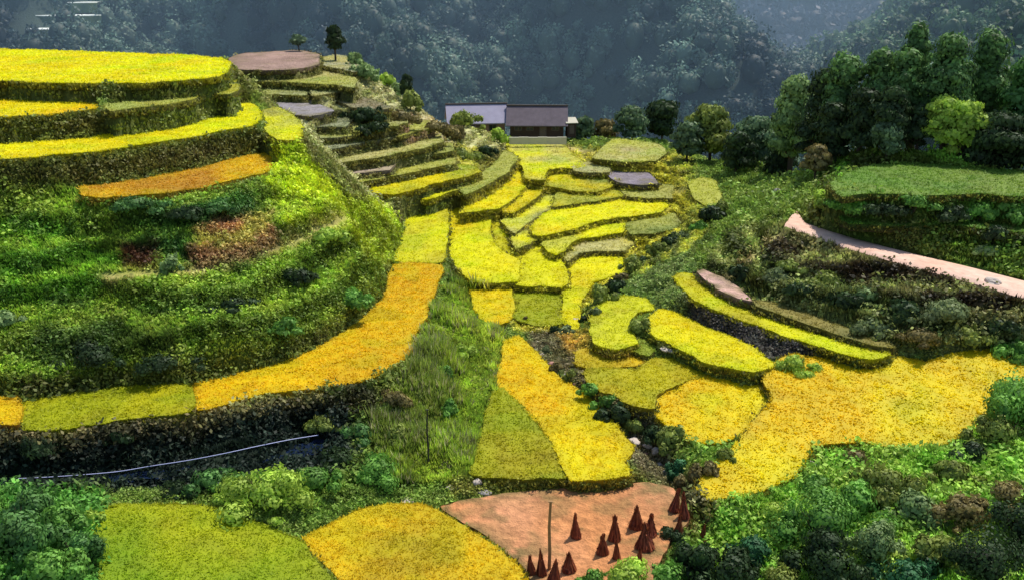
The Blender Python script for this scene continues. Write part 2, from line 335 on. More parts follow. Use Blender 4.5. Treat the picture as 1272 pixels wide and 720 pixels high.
def smooth_outline(poly, step=6.0):
    """Catmull-Rom through the outline"""
    out = []; n = len(poly)
    for i in range(n):
        p0, p1, p2, p3 = [np.array(poly[(i + k) % n], float) for k in (-1, 0, 1, 2)]
        d = np.linalg.norm(p2 - p1); m = max(1, int(d / step))
        for j in range(m):
            t = j / m
            c = 0.5 * ((2 * p1) + (-p0 + p2) * t + (2 * p0 - 5 * p1 + 4 * p2 - p3) * t * t + (-p0 + 3 * p1 - 3 * p2 + p3) * t ** 3)
            l = p1 + (p2 - p1) * t
            q = c * 0.6 + l * 0.4
            out.append((q[0], q[1]))
    return out
FW = []   # world outlines
for i_, f in enumerate(FIELDS):
    cx_ = sum(p[0] for p in f[1]) / len(f[1]); cy_ = sum(p[1] for p in f[1]) / len(f[1])
    lowr = f[0] == 'rice_field' and 640 < cx_ < 1180 and 385 < cy_ < 610 and 'crescent' not in f[5] and 'dull' not in f[5]
    if lowr or (540 < cx_ < 850 and 175 < cy_ < 415) or (290 < cx_ < 560 and 60 < cy_ < 245):
        ex = 6.0 if cx_ > 540 else 3.5; ey = 3.0 if cx_ > 540 else 1.6; q_ = []
        if lowr: ex, ey = 6.0, 3.5
        P_ = f[1]; ar_ = sum(P_[i][0] * P_[(i + 1) % len(P_)][1] - P_[(i + 1) % len(P_)][0] * P_[i][1] for i in range(len(P_)))
        sg = 1 if ar_ > 0 else -1
        for i in range(len(P_)):
            a_, b_, c_ = P_[i - 1], P_[i], P_[(i + 1) % len(P_)]
            tx, ty = c_[0] - a_[0], c_[1] - a_[1]; l_ = math.hypot(tx, ty) or 1
            q_.append((b_[0] + sg * ty / l_ * ex, b_[1] - sg * tx / l_ * ey))
        FIELDS[i_] = (f[0], q_, *f[2:]); f = FIELDS[i_]
    sp = smooth_outline(f[1])
    W = [atz(x, y, zval(f[2], f[1], x, y)) for x, y in sp]
    FW.append(W)

# ------------------------------------------------------------------ terrain grid (a fan-shaped patch of ground, finer near the viewer)
NU, NV = 760, 600
UM = 0.92; YN, YF = 27.0, 178.0
us = np.linspace(-UM, UM, NU); ts = np.linspace(0, 1, NV)
Ys = YN * (YF / YN) ** ts
GX = us[None, :] * Ys[:, None]; GY = np.repeat(Ys[:, None], NU, 1)
fixed = np.zeros((NV, NU), bool); Z = np.zeros((NV, NU)); isfield = np.zeros((NV, NU), bool)
fieldid = -np.ones((NV, NU), int)
def cell(x, y):
    j = (x / y + UM) / (2 * UM) * (NU - 1); i = math.log(y / YN) / math.log(YF / YN) * (NV - 1)
    return int(round(i)), int(round(j))
LINES = [
 [(-200,250,-14.3),(0,250,-14.4),(90,252,-14.6),(200,250,-14.5),(310,240,-14.5),(345,212,-13.9)],
 [(-200,300,-16.1),(0,300,-16.2),(150,300,-16.2),(300,290,-16.0),(400,280,-16.8),(440,275,-17.4)],
 [(-200,355,-17.9),(0,355,-17.9),(150,350,-17.9),(300,345,-18.0),(400,330,-18.8),(460,310,-19.2)],
 [(-200,405,-19.5),(0,405,-19.5),(200,400,-19.4),(340,395,-19.9),(420,370,-20.2),(465,345,-20.6)],
 [(-200,455,-20.7),(0,455,-20.7),(200,440,-20.5),(330,425,-20.8)],
 [(296,98,-9.3),(322,120,-10.8)], [(378,165,-12.6),(400,190,-13.8),(430,220,-16.0),(470,255,-18.6),(498,285,-20.8)],
 [(360,190,-13.2),(380,230,-14.8),(400,250,-15.6)],
 [(-200,548,-22.8),(0,545,-22.7),(200,532,-22.7),(300,514,-22.8),(400,499,-23.0)],
 [(-200,572,-23.9),(0,570,-23.8),(200,558,-23.6),(300,545,-23.6),(420,522,-23.7),(480,500,-23.5)],
 [(-200,586,-24.5),(0,584,-24.5),(200,572,-24.5),(300,560,-24.5),(400,545,-24.6)],[(-200,604,-24.5),(0,602,-24.5),(200,592,-24.5),(300,578,-24.5),(400,562,-24.6)],[(430,572,-24.7),(470,570,-24.7)],[(-200,616,-24.0),(0,614,-24.0),(200,608,-24.1),(330,600,-24.3),(420,590,-24.6)],
 [(500,470,-22.6),(530,450,-23.0),(560,430,-23.6),(590,425,-24.2)], [(560,385,-23.2),(575,362,-23.2),(562,340,-22.9)],
 [(480,560,-24.7),(540,540,-24.6),(580,520,-24.7),(600,480,-24.8),(616,440,-24.8)],
 [(430,600,-25.0),(520,592,-25.2),(580,598,-25.4),(700,600,-25.5),(800,594,-25.6)],
 [(-200,640,-23.8),(60,640,-23.8)], [(-200,720,-24.0),(90,720,-24.0)],
 [(650,412,-25.0),(700,450,-25.4),(750,505,-25.9),(800,560,-26.3),(850,610,-26.6),(870,640,-27.0),(860,680,-27.3)],
 [(730,440,-24.8),(690,410,-24.8)],
 [(985,610,-26.0),(1000,600,-25.9),(1100,575,-25.2),(1200,562,-24.6),(1272,530,-24.4),(1400,520,-24.0)],
 [(890,680,-27.2),(1000,680,-26.8),(1150,670,-26.2),(1290,650,-25.2),(1420,640,-24.6)],
 [(800,740,-27.4),(900,745,-27.4),(1290,740,-26.2)],
 [(985,302,-19.8),(1050,332,-20.1),(1130,354,-20.6),(1200,376,-21.0),(1272,399,-21.4),(1400,425,-22.0)],
 [(940,330,-20.6),(1000,362,-21.0),(1100,398,-21.6),(1200,418,-22.0),(1300,424,-22.2),(1420,426,-22.3)],
 [(780,345,-23.4),(800,330,-23.0),(820,310,-22.7),(850,290,-22.3),(900,270,-21.7)],
 [(870,320,-21.7),(920,300,-20.8),(955,285,-20.2)],
 [(1040,284,-18.5),(1150,302,-19.0),(1272,325,-19.4),(1400,350,-19.8)],
 
 [(980,235,-19.0),(1020,200,-17.2),(1100,188,-15.3),(1200,188,-14.6),(1300,170,-12.6),(1430,160,-11.5)],
 [(850,262,-22.0),(905,258,-21.8),(915,230,-21.2)], [(840,205,-20.9),(900,202,-21.0),(950,200,-20.8)],
 [(540,168,-20.0),(600,172,-20.7),(720,172,-21.0),(850,174,-22.4)],
 [(396,62,-10.8),(440,85,-12.0),(490,115,-14.2),(530,140,-17.0),(545,153,-19.0)],
 [(450,130,-14.6),(500,145,-16.0),(540,165,-18.4)],
 [(555,160,-18.8),(590,152,-18.3),(618,163,-19.2)], [(560,200,-20.0),(600,195,-20.5),(630,190,-20.9)],
 [(835,215,-21.2),(845,235,-21.8)], [(780,292,-23.4),(830,290,-22.8)],
]
for Lp in LINES:
    for a, b in zip(Lp[:-1], Lp[1:]):
        pa, pb = atz(*a), atz(*b)
        (i0, j0), (i1, j1) = cell(pa.x, pa.y), cell(pb.x, pb.y)
        m = max(abs(i1 - i0), abs(j1 - j0), 1)
        for k in range(m + 1):
            t = k / m; i = int(round(i0 + (i1 - i0) * t)); j = int(round(j0 + (j1 - j0) * t))
            if 0 <= i < NV and 0 <= j < NU:
                fixed[i, j] = True; Z[i, j] = pa.z + (pb.z - pa.z) * t
lines_fixed = fixed.copy()
order = sorted(range(len(FIELDS)), key=lambda k: max(p.z for p in FW[k]) if True else 0)
order = sorted(range(len(FIELDS)), key=lambda k: sum(p.z for p in FW[k]) / len(FW[k]))
SINK = 0.25
for k in order:
    W = FW[k]; poly = [(p.x, p.y) for p in W]
    x0 = min(p[0] / p[1] for p in poly); x1 = max(p[0] / p[1] for p in poly)
    y0 = min(p[1] for p in poly); y1 = max(p[1] for p in poly)
    J = np.where((us >= x0) & (us <= x1))[0]; I = np.where((Ys >= y0) & (Ys <= y1))[0]
    if len(I) == 0 or len(J) == 0: continue
    sl = (slice(I[0], I[-1] + 1), slice(J[0], J[-1] + 1))
    ins = inpoly(GX[sl], GY[sl], poly)
    # level (plane fit)
    A = np.array([[p.x, p.y, 1] for p in W]); zz = np.array([p.z for p in W])
    if isinstance(FIELDS[k][2], tuple):
        co, *_ = np.linalg.lstsq(A, zz, rcond=None)
    else: co = np.array([0, 0, FIELDS[k][2]])
    FIELDS[k] = (*FIELDS[k], co)
    zf = co[0] * GX[sl] + co[1] * GY[sl] + co[2]
    fixed[sl] |= ins; isfield[sl] |= ins; fieldid[sl][ins] = k
    Z[sl] = np.where(ins, zf - SINK, Z[sl])
for _ in range(1):
    nf = isfield.copy(); nz_ = Z.copy(); nid = fieldid.copy()
    for di, dj in ((1,0),(-1,0),(0,1),(0,-1)):
        sh = np.roll(isfield, (di, dj), (0, 1)) & ~nf & ~isfield
        zr = np.roll(Z, (di, dj), (0, 1))
        fixed[sh] = True; nz_[sh] = zr[sh]; nf |= sh
    Z = nz_
    rim = nf & ~isfield
# road on the right slope (flat bench)
ROADC = [(978,272,13),(1000,284,9.5),(1030,294,9),(1060,303,9),(1100,314,9.5),(1150,327,10.5),(1200,339,11),(1240,350,12.5),(1280,361,13.5),(1400,395,16)]
def road_z(px): return -18.9 - (px - 978) / 300 * 1.7
RL, RR = [], []
for px, py, hw in ROADC:
    RL.append(atz(px, py - hw, road_z(px))); RR.append(atz(px, py + hw, road_z(px)))
RL[0] = atz(992, 258, road_z(978)); RR[0] = atz(972, 283, road_z(978))
rp = [(p.x, p.y) for p in RL] + [(p.x, p.y) for p in RR[::-1]]
ins = inpoly(GX, GY, rp)
pxg, pyg = proj(GX, GY, np.full_like(GX, -18.3))
fixed |= ins; isfield |= ins; fieldid[ins] = 999
Z = np.where(ins, -18.9 - (pxg - 978) / 300 * 1.7 - 0.08, Z)
# rims
fixed[-1, :] = True; Z[-1, :] = -46.0
fixed[0, :] = True; Z[0, :] = -25.0
def solve(Z, fixed, lv):
    if lv >= 6:
        w = Z[fixed].mean(); X = np.where(fixed, Z, w)
    else:
        n, m = Z.shape; n2, m2 = (n + 1) // 2, (m + 1) // 2
        Zp = np.zeros((n2 * 2, m2 * 2)); Fp = np.zeros((n2 * 2, m2 * 2)); Zp[:n, :m] = Z * fixed; Fp[:n, :m] = fixed
        c = Fp.reshape(n2, 2, m2, 2).sum((1, 3)); s = Zp.reshape(n2, 2, m2, 2).sum((1, 3))
        Xc = solve(s / np.maximum(c, 1), c > 0, lv + 1)
        X = np.repeat(np.repeat(Xc, 2, 0), 2, 1)[:n, :m]
        X = np.where(fixed, Z, X)
    for it in range(120):
        Pd = np.pad(X, 1, mode='edge')
        A = 0.25 * (Pd[:-2, 1:-1] + Pd[2:, 1:-1] + Pd[1:-1, :-2] + Pd[1:-1, 2:])
        X = np.where(fixed, Z, A)
    return X
Z = solve(Z, fixed, 0)
hard = isfield | rim; hard[0] = hard[-1] = True
for it in range(14):
    Pd = np.pad(Z, 1, mode='edge')
    A = 0.25 * (Pd[:-2, 1:-1] + Pd[2:, 1:-1] + Pd[1:-1, :-2] + Pd[1:-1, 2:])
    Z = np.where(hard, Z, A)
# distance-ish mask from fields
soft = (~isfield).astype(float)
for it in range(8):
    Pd = np.pad(soft, 1, mode='edge'); A = 0.25 * (Pd[:-2, 1:-1] + Pd[2:, 1:-1] + Pd[1:-1, :-2] + Pd[1:-1, 2:])
    soft = np.where(isfield, 0, A)
bump = (fbm(GX * 0.35, GY * 0.35, 3, 4) - 0.5) * 1.3 + (fbm(GX * 1.5, GY * 1.5, 9, 3) - 0.5) * 0.5
Z = Z + bump * soft * np.where(isfield, 0, 1) * 0.9
# ---- narrow ledges: the hillsides between the planted fields are stepped too
P0X, P0Y = proj(GX, GY, Z)
wob = (fbm(GX * 0.12, GY * 0.12, 71, 3) - 0.5)
TREAD = np.zeros_like(Z); RISE = np.zeros_like(Z); TID = np.zeros(Z.shape, int)
def mk_soft(poly, fw=14):
    m = inpoly(P0X, P0Y, poly).astype(float)
    for it in range(fw):
        Pd = np.pad(m, 1, mode='edge'); m = 0.25 * (Pd[:-2, 1:-1] + Pd[2:, 1:-1] + Pd[1:-1, :-2] + Pd[1:-1, 2:])
    return m
STEPS = [([(285,55),(420,50),(560,130),(640,190),(600,250),(470,255),(390,175),(320,110)], 0.85, 1.0, 1),
         ([(905,290),(985,285),(1130,345),(1300,385),(1420,400),(1420,432),(1110,440),(930,378),(870,340)], 0.95, 1.2, 2),
         ([(1010,205),(1420,180),(1420,350),(1240,335),(1040,280)], 1.2, 1.6, 3),
         ([(-300,245),(345,240),(500,290),(478,372),(330,450),(0,488),(-300,490)], 1.5, 2.0, 4),
         ([(560,180),(640,190),(850,190),(880,300),(780,345),(700,400),(570,345),(560,260)], 0.6, 0.6, 5)]
for poly, st_, wb, tid in STEPS:
    mk = mk_soft(poly) * np.clip(soft * 1.5, 0, 1)
    zz_ = (Z + wob * wb) / st_; fl_ = np.floor(zz_); fr = zz_ - fl_
    g_ = np.clip((fr - 0.62) / 0.38, 0, 1); g_ = g_ * g_ * (3 - 2 * g_)
    Zn = (fl_ + g_) * st_ - wob * wb
    k_ = mk * (0.36 if tid == 4 else 0.9)
    Z = np.where(isfield, Z, Z * (1 - k_) + Zn * k_)
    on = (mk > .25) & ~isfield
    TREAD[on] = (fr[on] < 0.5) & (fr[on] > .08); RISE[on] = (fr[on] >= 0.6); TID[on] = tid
# ---- paint
PX, PY = proj(GX, GY, Z)
JX = PX + (fbm(GX * 0.9, GY * 0.9, 21, 3) - 0.5) * 26; JY = PY + (fbm(GX * 0.9, GY * 0.9, 31, 3) - 0.5) * 18
gy, gx = np.gradient(Z); dX = np.gradient(GX, axis=1); dY = np.gradient(GY, axis=0)
slope = np.sqrt((gx / dX) ** 2 + (gy / dY) ** 2)
n1 = fbm(GX * 0.25, GY * 0.25, 50, 4)[..., None]
def mixc(a, b, t): return np.array(a) * (1 - t) + np.array(b) * t
colr = mixc((0.075, 0.14, 0.02), (0.16, 0.19, 0.035), n1)
n2 = fbm(GX * 0.6, GY * 0.6, 60, 3)[..., None]
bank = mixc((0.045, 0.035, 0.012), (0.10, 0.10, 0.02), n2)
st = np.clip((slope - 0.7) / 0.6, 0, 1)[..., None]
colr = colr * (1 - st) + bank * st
ZONES = [
 ([(-300,240),(345,236),(400,280),(480,290),(470,370),(330,440),(0,480),(-300,490)], (0.08,0.165,0.018),(0.18,0.235,0.025)),
 ([(-300,300),(60,270),(150,330),(120,370),(60,380),(-300,400)], (0.07,0.18,0.015),(0.10,0.20,0.018)),
 ([(130,250),(320,240),(330,300),(260,330),(150,310)], (0.03,0.09,0.015),(0.06,0.14,0.02)),
 ([(145,308),(195,305),(200,335),(150,335)], (0.09,0.03,0.015),(0.06,0.03,0.015)),
 ([(235,285),(335,262),(345,300),(320,325),(245,340)], (0.30,0.14,0.07),(0.20,0.12,0.04)),
 ([(60,370),(210,390),(230,450),(100,470),(40,450)], (0.05,0.10,0.015),(0.09,0.13,0.02)),
 ([(340,170),(400,180),(490,260),(500,310),(470,330),(430,290),(350,280),(330,230)], (0.38,0.42,0.015),(0.22,0.30,0.02)),
 ([(-300,534),(240,515),(420,486),(500,470),(480,510),(300,560),(-300,600)], (0.05,0.035,0.012),(0.035,0.05,0.015)),
 ([(-300,540),(240,520),(430,500),(440,585),(300,612),(-300,618)], (0.010,0.016,0.013),(0.016,0.028,0.014)),  # near-black gully ground, its shade put into the colour
 ([(500,430),(565,352),(588,354),(600,400),(630,420),(610,500),(590,600),(480,600),(470,530)], (0.13,0.20,0.02),(0.24,0.27,0.04)),
 ([(470,440),(540,430),(560,500),(520,570),(460,560)], (0.08,0.11,0.02),(0.15,0.18,0.03)),
 ([(560,595),(800,590),(850,612),(820,602),(700,604),(560,622)], (0.12,0.14,0.02),(0.16,0.14,0.03)),
 ([(640,390),(760,440),(820,540),(880,620),(860,640),(790,590),(720,490),(650,430)], (0.14,0.11,0.07),(0.10,0.10,0.03)),
 ([(690,405),(790,420),(800,460),(740,460),(700,440)], (0.30,0.26,0.03),(0.34,0.18,0.05)),
 ([(760,320),(850,300),(870,350),(840,400),(780,380)], (0.10,0.16,0.03),(0.16,0.18,0.06)),
 ([(960,280),(1300,370),(1300,420),(1150,400),(1000,350),(950,320)], (0.035,0.02,0.01),(0.05,0.035,0.015)),
 ([(930,320),(1140,380),(1300,410),(1300,440),(1110,430),(940,375)], (0.07,0.11,0.025),(0.13,0.15,0.04)),
 ([(850,362),(960,405),(1070,446),(985,450),(950,450),(850,400)], (0.05,0.048,0.05),(0.07,0.06,0.045)),
 ([(1030,240),(1300,240),(1300,285),(1050,270)], (0.08,0.22,0.02),(0.13,0.24,0.03)),
 ([(1050,280),(1300,290),(1300,335),(1150,310)], (0.05,0.02,0.01),(0.06,0.05,0.02)),
 ([(270,60),(560,60),(640,180),(600,240),(430,250)], (0.14,0.17,0.04),(0.20,0.17,0.06)),
 ([(560,145),(630,145),(640,200),(570,205)], (0.2,0.24,0.05),(0.36,0.3,0.12)),
 ([(560,250),(640,180),(830,195),(860,250),(830,300),(770,345),(700,410),(640,410),(580,340)], (0.26,0.23,0.02),(0.40,0.36,0.04)),
 ([(500,140),(560,150),(560,175),(500,180)], (0.30,0.15,0.08),(0.36,0.24,0.14)),
 ([(960,545),(1300,520),(1300,800),(850,800),(870,660)], (0.09,0.19,0.025),(0.18,0.20,0.04)),
 ([(0,610),(130,620),(130,800),(-200,800)], (0.05,0.13,0.02),(0.08,0.18,0.03)),
]
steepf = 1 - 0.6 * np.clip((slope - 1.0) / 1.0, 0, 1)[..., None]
for poly, a, b in ZONES:
    m = inpoly(JX, JY, poly)
    c = mixc(a, b, n2 if True else n1) * steepf
    colr[m] = c[m]
tan = np.array((0.50, 0.40, 0.15))
PATHS = [[(128,346),(180,342),(260,337),(320,318),(370,300),(400,286),(425,272)], [(-20,541),(40,540),(60,544),(150,534),(235,519),(300,508),(400,492)], [(745,240),(800,238),(850,238)], [(700,184),(745,194),(812,200)],[(905,345),(960,300),(985,285)]]
PATHM = np.zeros(isfield.shape, bool)
for pth in PATHS:
    for (xa, ya), (xb, yb) in zip(pth[:-1], pth[1:]):
        dx, dy = xb - xa, yb - ya; L2 = dx * dx + dy * dy
        t = np.clip(((PX - xa) * dx + (PY - ya) * dy) / L2, 0, 1)
        d = np.hypot(PX - xa - t * dx, (PY - ya - t * dy) * 1.3)
        m = (d < (4.6 if pth[0][0] in (128, 905) else 2.6) + 1.5 * n2[..., 0]) & ~isfield
        colr[m] = tan; PATHM |= m
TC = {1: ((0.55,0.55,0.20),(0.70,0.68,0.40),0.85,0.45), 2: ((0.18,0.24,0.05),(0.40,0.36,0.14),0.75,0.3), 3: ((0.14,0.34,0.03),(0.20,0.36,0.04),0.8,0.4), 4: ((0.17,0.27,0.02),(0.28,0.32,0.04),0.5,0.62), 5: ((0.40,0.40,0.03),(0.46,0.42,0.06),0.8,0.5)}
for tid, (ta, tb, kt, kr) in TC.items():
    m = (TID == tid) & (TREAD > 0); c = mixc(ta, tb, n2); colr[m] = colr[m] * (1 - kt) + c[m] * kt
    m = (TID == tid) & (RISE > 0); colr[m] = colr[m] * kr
for _ in range(3):
    Pd = np.pad(colr, ((1,1),(1,1),(0,0)), mode='edge'); colr = 0.2 * (Pd[:-2,1:-1]+Pd[2:,1:-1]+Pd[1:-1,:-2]+Pd[1:-1,2:]+colr)
idx = np.arange(NU * NV).reshape(NV, NU)
Fq = np.stack([idx[:-1, :-1], idx[:-1, 1:], idx[1:, 1:], idx[1:, :-1]], -1).reshape(-1, 4)
V = np.stack([GX, GY, Z], -1).reshape(-1, 3)
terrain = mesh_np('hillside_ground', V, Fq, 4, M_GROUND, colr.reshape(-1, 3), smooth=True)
tag(terrain, 'terraced hillside ground with grassy and earthy banks between the rice fields', 'ground', kind='structure')
# coarse BVH
s_ = 2
idc = idx[::s_, ::s_]; Vc = V.reshape(NV, NU, 3)[::s_, ::s_]
nvc, nuc = Vc.shape[:2]; ic = np.arange(nvc * nuc).reshape(nvc, nuc)
Fc = np.stack([ic[:-1, :-1], ic[:-1, 1:], ic[1:, 1:], ic[1:, :-1]], -1).reshape(-1, 4)
BVH = BVHTree.FromPolygons([tuple(v) for v in Vc.reshape(-1, 3)], [tuple(int(q) for q in f) for f in Fc])
def hit(px, py):
    d = ray(px, py); h = BVH.ray_cast(Vector((0, 0, 0)), d.normalized())
    return h[0] if h[0] else atz(px, py, -25)
def gz(x, y):
    h = BVH.ray_cast(Vector((x, y, 60)), Vector((0, 0, -1)))
    return h[0].z if h[0] else -25.0

# road strip
acc = Acc()
nR = len(RL)
def dens(P, n=6):
    out = []
    for a, b in zip(P[:-1], P[1:]):
        for k in range(n): out.append(a.lerp(b, k / n))
    out.append(P[-1]); return out
RLd, RRd = dens(RL), dens(RR)
VV = []; 
for a, b in zip(RLd, RRd):
    for k in range(7):
        p = a.lerp(b, k / 6); p = p + Vector((0, 0, 0.02 + 0.06 * math.sin(math.pi * k / 6) - (0.5 if k in (0, 6) else 0)))
        VV.append(p[:])
m = len(RLd); ii = np.arange(m * 7).reshape(m, 7)
FF = np.stack([ii[:-1, :-1], ii[:-1, 1:], ii[1:, 1:], ii[1:, :-1]], -1).reshape(-1, 4)
VV = np.array(VV); cn = fbm(VV[:, 0] * 0.5, VV[:, 1] * 0.5, 77)[:, None]
cc = np.array((0.66, 0.38, 0.27)) * (1 - cn) + np.array((0.66, 0.48, 0.38)) * cn
acc.add(VV, FF, cc)
road = acc.build('dirt_road', M_DIRT, smooth=False)
tag(road, 'pinkish dirt road crossing the right hillside', 'road', kind='structure')

# ------------------------------------------------------------------ fields
def build_field(k):
    name, pix, spec, (c1, c2), kind, label, co = FIELDS[k]
    W = FW[k]
    zf = lambda x, y: co[0] * x + co[1] * y + co[2]
    b2 = [Vector((p.x, p.y)) for p in W]
    ar = abs(sum(a.x * b.y - b.x * a.y for a, b in zip(b2, b2[1:] + b2[:1]))) / 2
    cx = sum(p.x for p in b2) / len(b2); cy = sum(p.y for p in b2) / len(b2)
    D = math.hypot(cx, cy)
    x0, x1 = min(p.x for p in b2), max(p.x for p in b2); y0, y1 = min(p.y for p in b2), max(p.y for p in b2)
    s = max(0.35, D * 0.0085, math.sqrt(ar / 5000))
    gx_, gy_ = np.meshgrid(np.arange(x0, x1, s), np.arange(y0, y1, s))
    gx_ = gx_.ravel() + rng.uniform(-.3, .3, gx_.size) * s; gy_ = gy_.ravel() + rng.uniform(-.3, .3, gy_.size) * s
    poly = [(p.x, p.y) for p in b2]
    m = inpoly(gx_, gy_, poly)
    # ragged outline
    bb = []
    for i, p in enumerate(b2):
        j = (fbm(p.x * 1.3, p.y * 1.3, 5, 3) - 0.5) * D * 0.011
        bb.append(p + (p - Vector((cx, cy))).normalized() * float(j))
    pts = bb + [Vector((float(a), float(b))) for a, b in zip(gx_[m], gy_[m])]
    res = delaunay_2d_cdt(pts, [(i, (i + 1) % len(bb)) for i in range(len(bb))], [], 1, 1e-5)
    vo, _, fo = res[0], res[1], res[2]
    vx = np.array([[v.x, v.y] for v in vo])
    hz = zf(vx[:, 0], vx[:, 1]) + (fbm(vx[:, 0] * 0.5, vx[:, 1] * 0.5, 41, 3) - 0.5) * (0.22 if kind != 'soil' else 0.16)
    V = np.column_stack([vx, hz])
    bbA = np.array([[p.x, p.y] for p in bb]); bbB = np.roll(bbA, -1, 0)
    rang = rng.uniform(0, 3.14)
    def fcol(x, y, full=True):
        n_ = fbm(x * 0.22 + 3 * k, y * 0.13, 45 + k, 4); n_ = np.clip((n_ - .5) * 3.0 + .5, 0, 1)[:, None]
        if k_green_fade(label):
            t_ = np.clip((y - y0) / (y1 - y0), 0, 1)[:, None] ** 1.3; n_ = np.clip(1 - t_ * 1.15 + (n_ - .5) * .5, 0, 1)
        C_ = np.array(c1) * (1 - n_) + np.array(c2) * n_
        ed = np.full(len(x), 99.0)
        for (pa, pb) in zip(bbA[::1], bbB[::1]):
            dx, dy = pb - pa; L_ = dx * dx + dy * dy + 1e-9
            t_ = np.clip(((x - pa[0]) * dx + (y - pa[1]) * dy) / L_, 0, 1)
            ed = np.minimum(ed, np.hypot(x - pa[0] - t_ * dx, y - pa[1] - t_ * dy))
        if kind == 'soil':
            C_ = C_ * (0.8 + 0.4 * fbm(x * 2.2, y * .6, 14, 3))[:, None] * (0.93 + 0.07 * np.sin((x * .35 + y) * 6.0))[:, None]
            wd = (np.exp(-ed / 0.8) * (fbm(x * 1.5, y * 1.5, 8, 3) > .42) + (fbm(x * .9, y * .9, 18, 3) > .66) * .5)[:, None] * .8
            wd = np.clip(wd, 0, .8); C_ = C_ * (1 - wd) + np.array((0.16, 0.14, 0.05)) * wd
        else:
            gp_ = np.clip((fbm(x * .35 + k, y * .35, 12, 3) - .58) * 4, 0, .38)[:, None]
            C_ = C_ * (1 - gp_) + np.array(c1) * (0.62, 0.85, 1) * gp_
            br = np.clip((fbm(x * .5 - k, y * .5, 23, 3) - .64) * 6, 0, .25)[:, None]
            C_ = C_ * (1 - br) + C_ * (0.8, 0.6, 1) * br
            rows = 0.5 + 0.5 * np.sin((x * math.cos(rang) + y * math.sin(rang)) * 6.28 / max(.5, D * .011) + 2 * fbm(x * .3, y * .3, 2, 2))
            C_ = C_ * (0.93 + 0.09 * rows)[:, None]
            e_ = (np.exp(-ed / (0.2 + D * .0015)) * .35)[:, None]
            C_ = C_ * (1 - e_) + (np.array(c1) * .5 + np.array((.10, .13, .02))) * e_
        return C_
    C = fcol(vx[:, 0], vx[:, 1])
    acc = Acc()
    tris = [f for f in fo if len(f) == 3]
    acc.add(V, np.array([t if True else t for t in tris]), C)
    # skirt
    nb = len(bb); dd = 0.55
    # map the boundary by position
    top = np.array([[p.x, p.y, zf(p.x, p.y)] for p in bb]); bot = top.copy(); bot[:, 2] -= dd
    Vs = np.concatenate([top, bot]); i = np.arange(nb); j = (i + 1) % nb
    Fs = np.stack([i, j, j + nb, i + nb], -1)
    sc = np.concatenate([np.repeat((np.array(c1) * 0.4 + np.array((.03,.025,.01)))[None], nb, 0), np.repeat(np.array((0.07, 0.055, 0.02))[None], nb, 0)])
    acc.add(Vs, Fs, sc)
    if kind in ('rice', 'grass'):
        n = int(min(36000, ar * min(60, 100000 / D ** 2)))
        # sample interior
        px = rng.uniform(x0, x1, n * 3); py = rng.uniform(y0, y1, n * 3); m = inpoly(px, py, poly)
        px = px[m][:n]; py = py[m][:n]
        q = len(px)
        # edges, denser
        e = int(nb * 2)
        t = rng.integers(0, nb, e); f = rng.uniform(0, 1, e)
        ex = top[t, 0] * (1 - f) + top[(t + 1) % nb, 0] * f; ey = top[t, 1] * (1 - f) + top[(t + 1) % nb, 1] * f
        px = np.concatenate([px, ex]); py = np.concatenate([py, ey])
        Ct = fcol(px, py)
        Ct = Ct * rng.uniform(0.93, 1.08, (len(px), 1))
        h = np.full(len(px), 0.07 + D * 0.0008) * rng.uniform(.6, 1.3, len(px)); w = np.full(len(px), 0.07 + D * 0.0013)
        P = np.column_stack([px, py, zf(px, py) - 0.02 + (fbm(px * 0.5, py * 0.5, 41, 3) - 0.5) * 0.22])
        acc.add(*tufts(P, h, w, Ct, 4, 1.6, k, 1.08, 0.97))
    if nb:
        # weedy fringe hanging over the bank
        e = nb * (6 if kind != 'soil' else 4); t = rng.integers(0, nb, e); f = rng.uniform(0, 1, e)
        ex = top[t, 0] * (1 - f) + top[(t + 1) % nb, 0] * f; ey = top[t, 1] * (1 - f) + top[(t + 1) % nb, 1] * f
        cdx, cdy = top[(t + 1) % nb, 1] - top[t, 1], top[t, 0] - top[(t + 1) % nb, 0]
        sgn = 1 if sum(a.x * b.y - b.x * a.y for a, b in zip(bb, bb[1:] + bb[:1])) > 0 else -1
        ln = np.hypot(cdx, cdy) + 1e-6; off = np.abs(rng.normal(.12, .05 + D * .0008, e)) * sgn
        Pf = np.column_stack([ex + cdx / ln * off, ey + cdy / ln * off, zf(ex, ey) - rng.uniform(.12, .55, e)])
        cf = (np.array((0.16, 0.15, 0.03)) * rng.uniform(.4, 1.5, (e, 1)) + np.array(c1) * rng.uniform(0, .25, (e, 1)))
        acc.add(*tufts(Pf, np.full(e, 0.10 + D * .0016), np.full(e, 0.07 + D * .0018), cf, 4, 1.1, k + 500))
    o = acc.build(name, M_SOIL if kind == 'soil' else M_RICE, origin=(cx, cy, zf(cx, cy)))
    cat = {'rice_field': 'rice field', 'bare_terrace': 'bare terrace', 'bare_earth_plot': 'earth plot'}[name]
    tag(o, label, cat, 'rice terraces stepping down the valley' if name == 'rice_field' else None, 'thing')
    if 'grassy' in label: o.name = 'grass_terrace'; o['category'] = 'grass terrace'; 
    if o.name.startswith('grass_terrace'): del o['group']
    return o
def k_green_fade(label): return 'foreground green' in label
for k in range(len(FIELDS)): build_field(k)
ORD = ['first','second','third','fourth','fifth','sixth','seventh','eighth','ninth','tenth','eleventh','twelfth','thirteenth','fourteenth','fifteenth','sixteenth','seventeenth','eighteenth','nineteenth','twentieth']
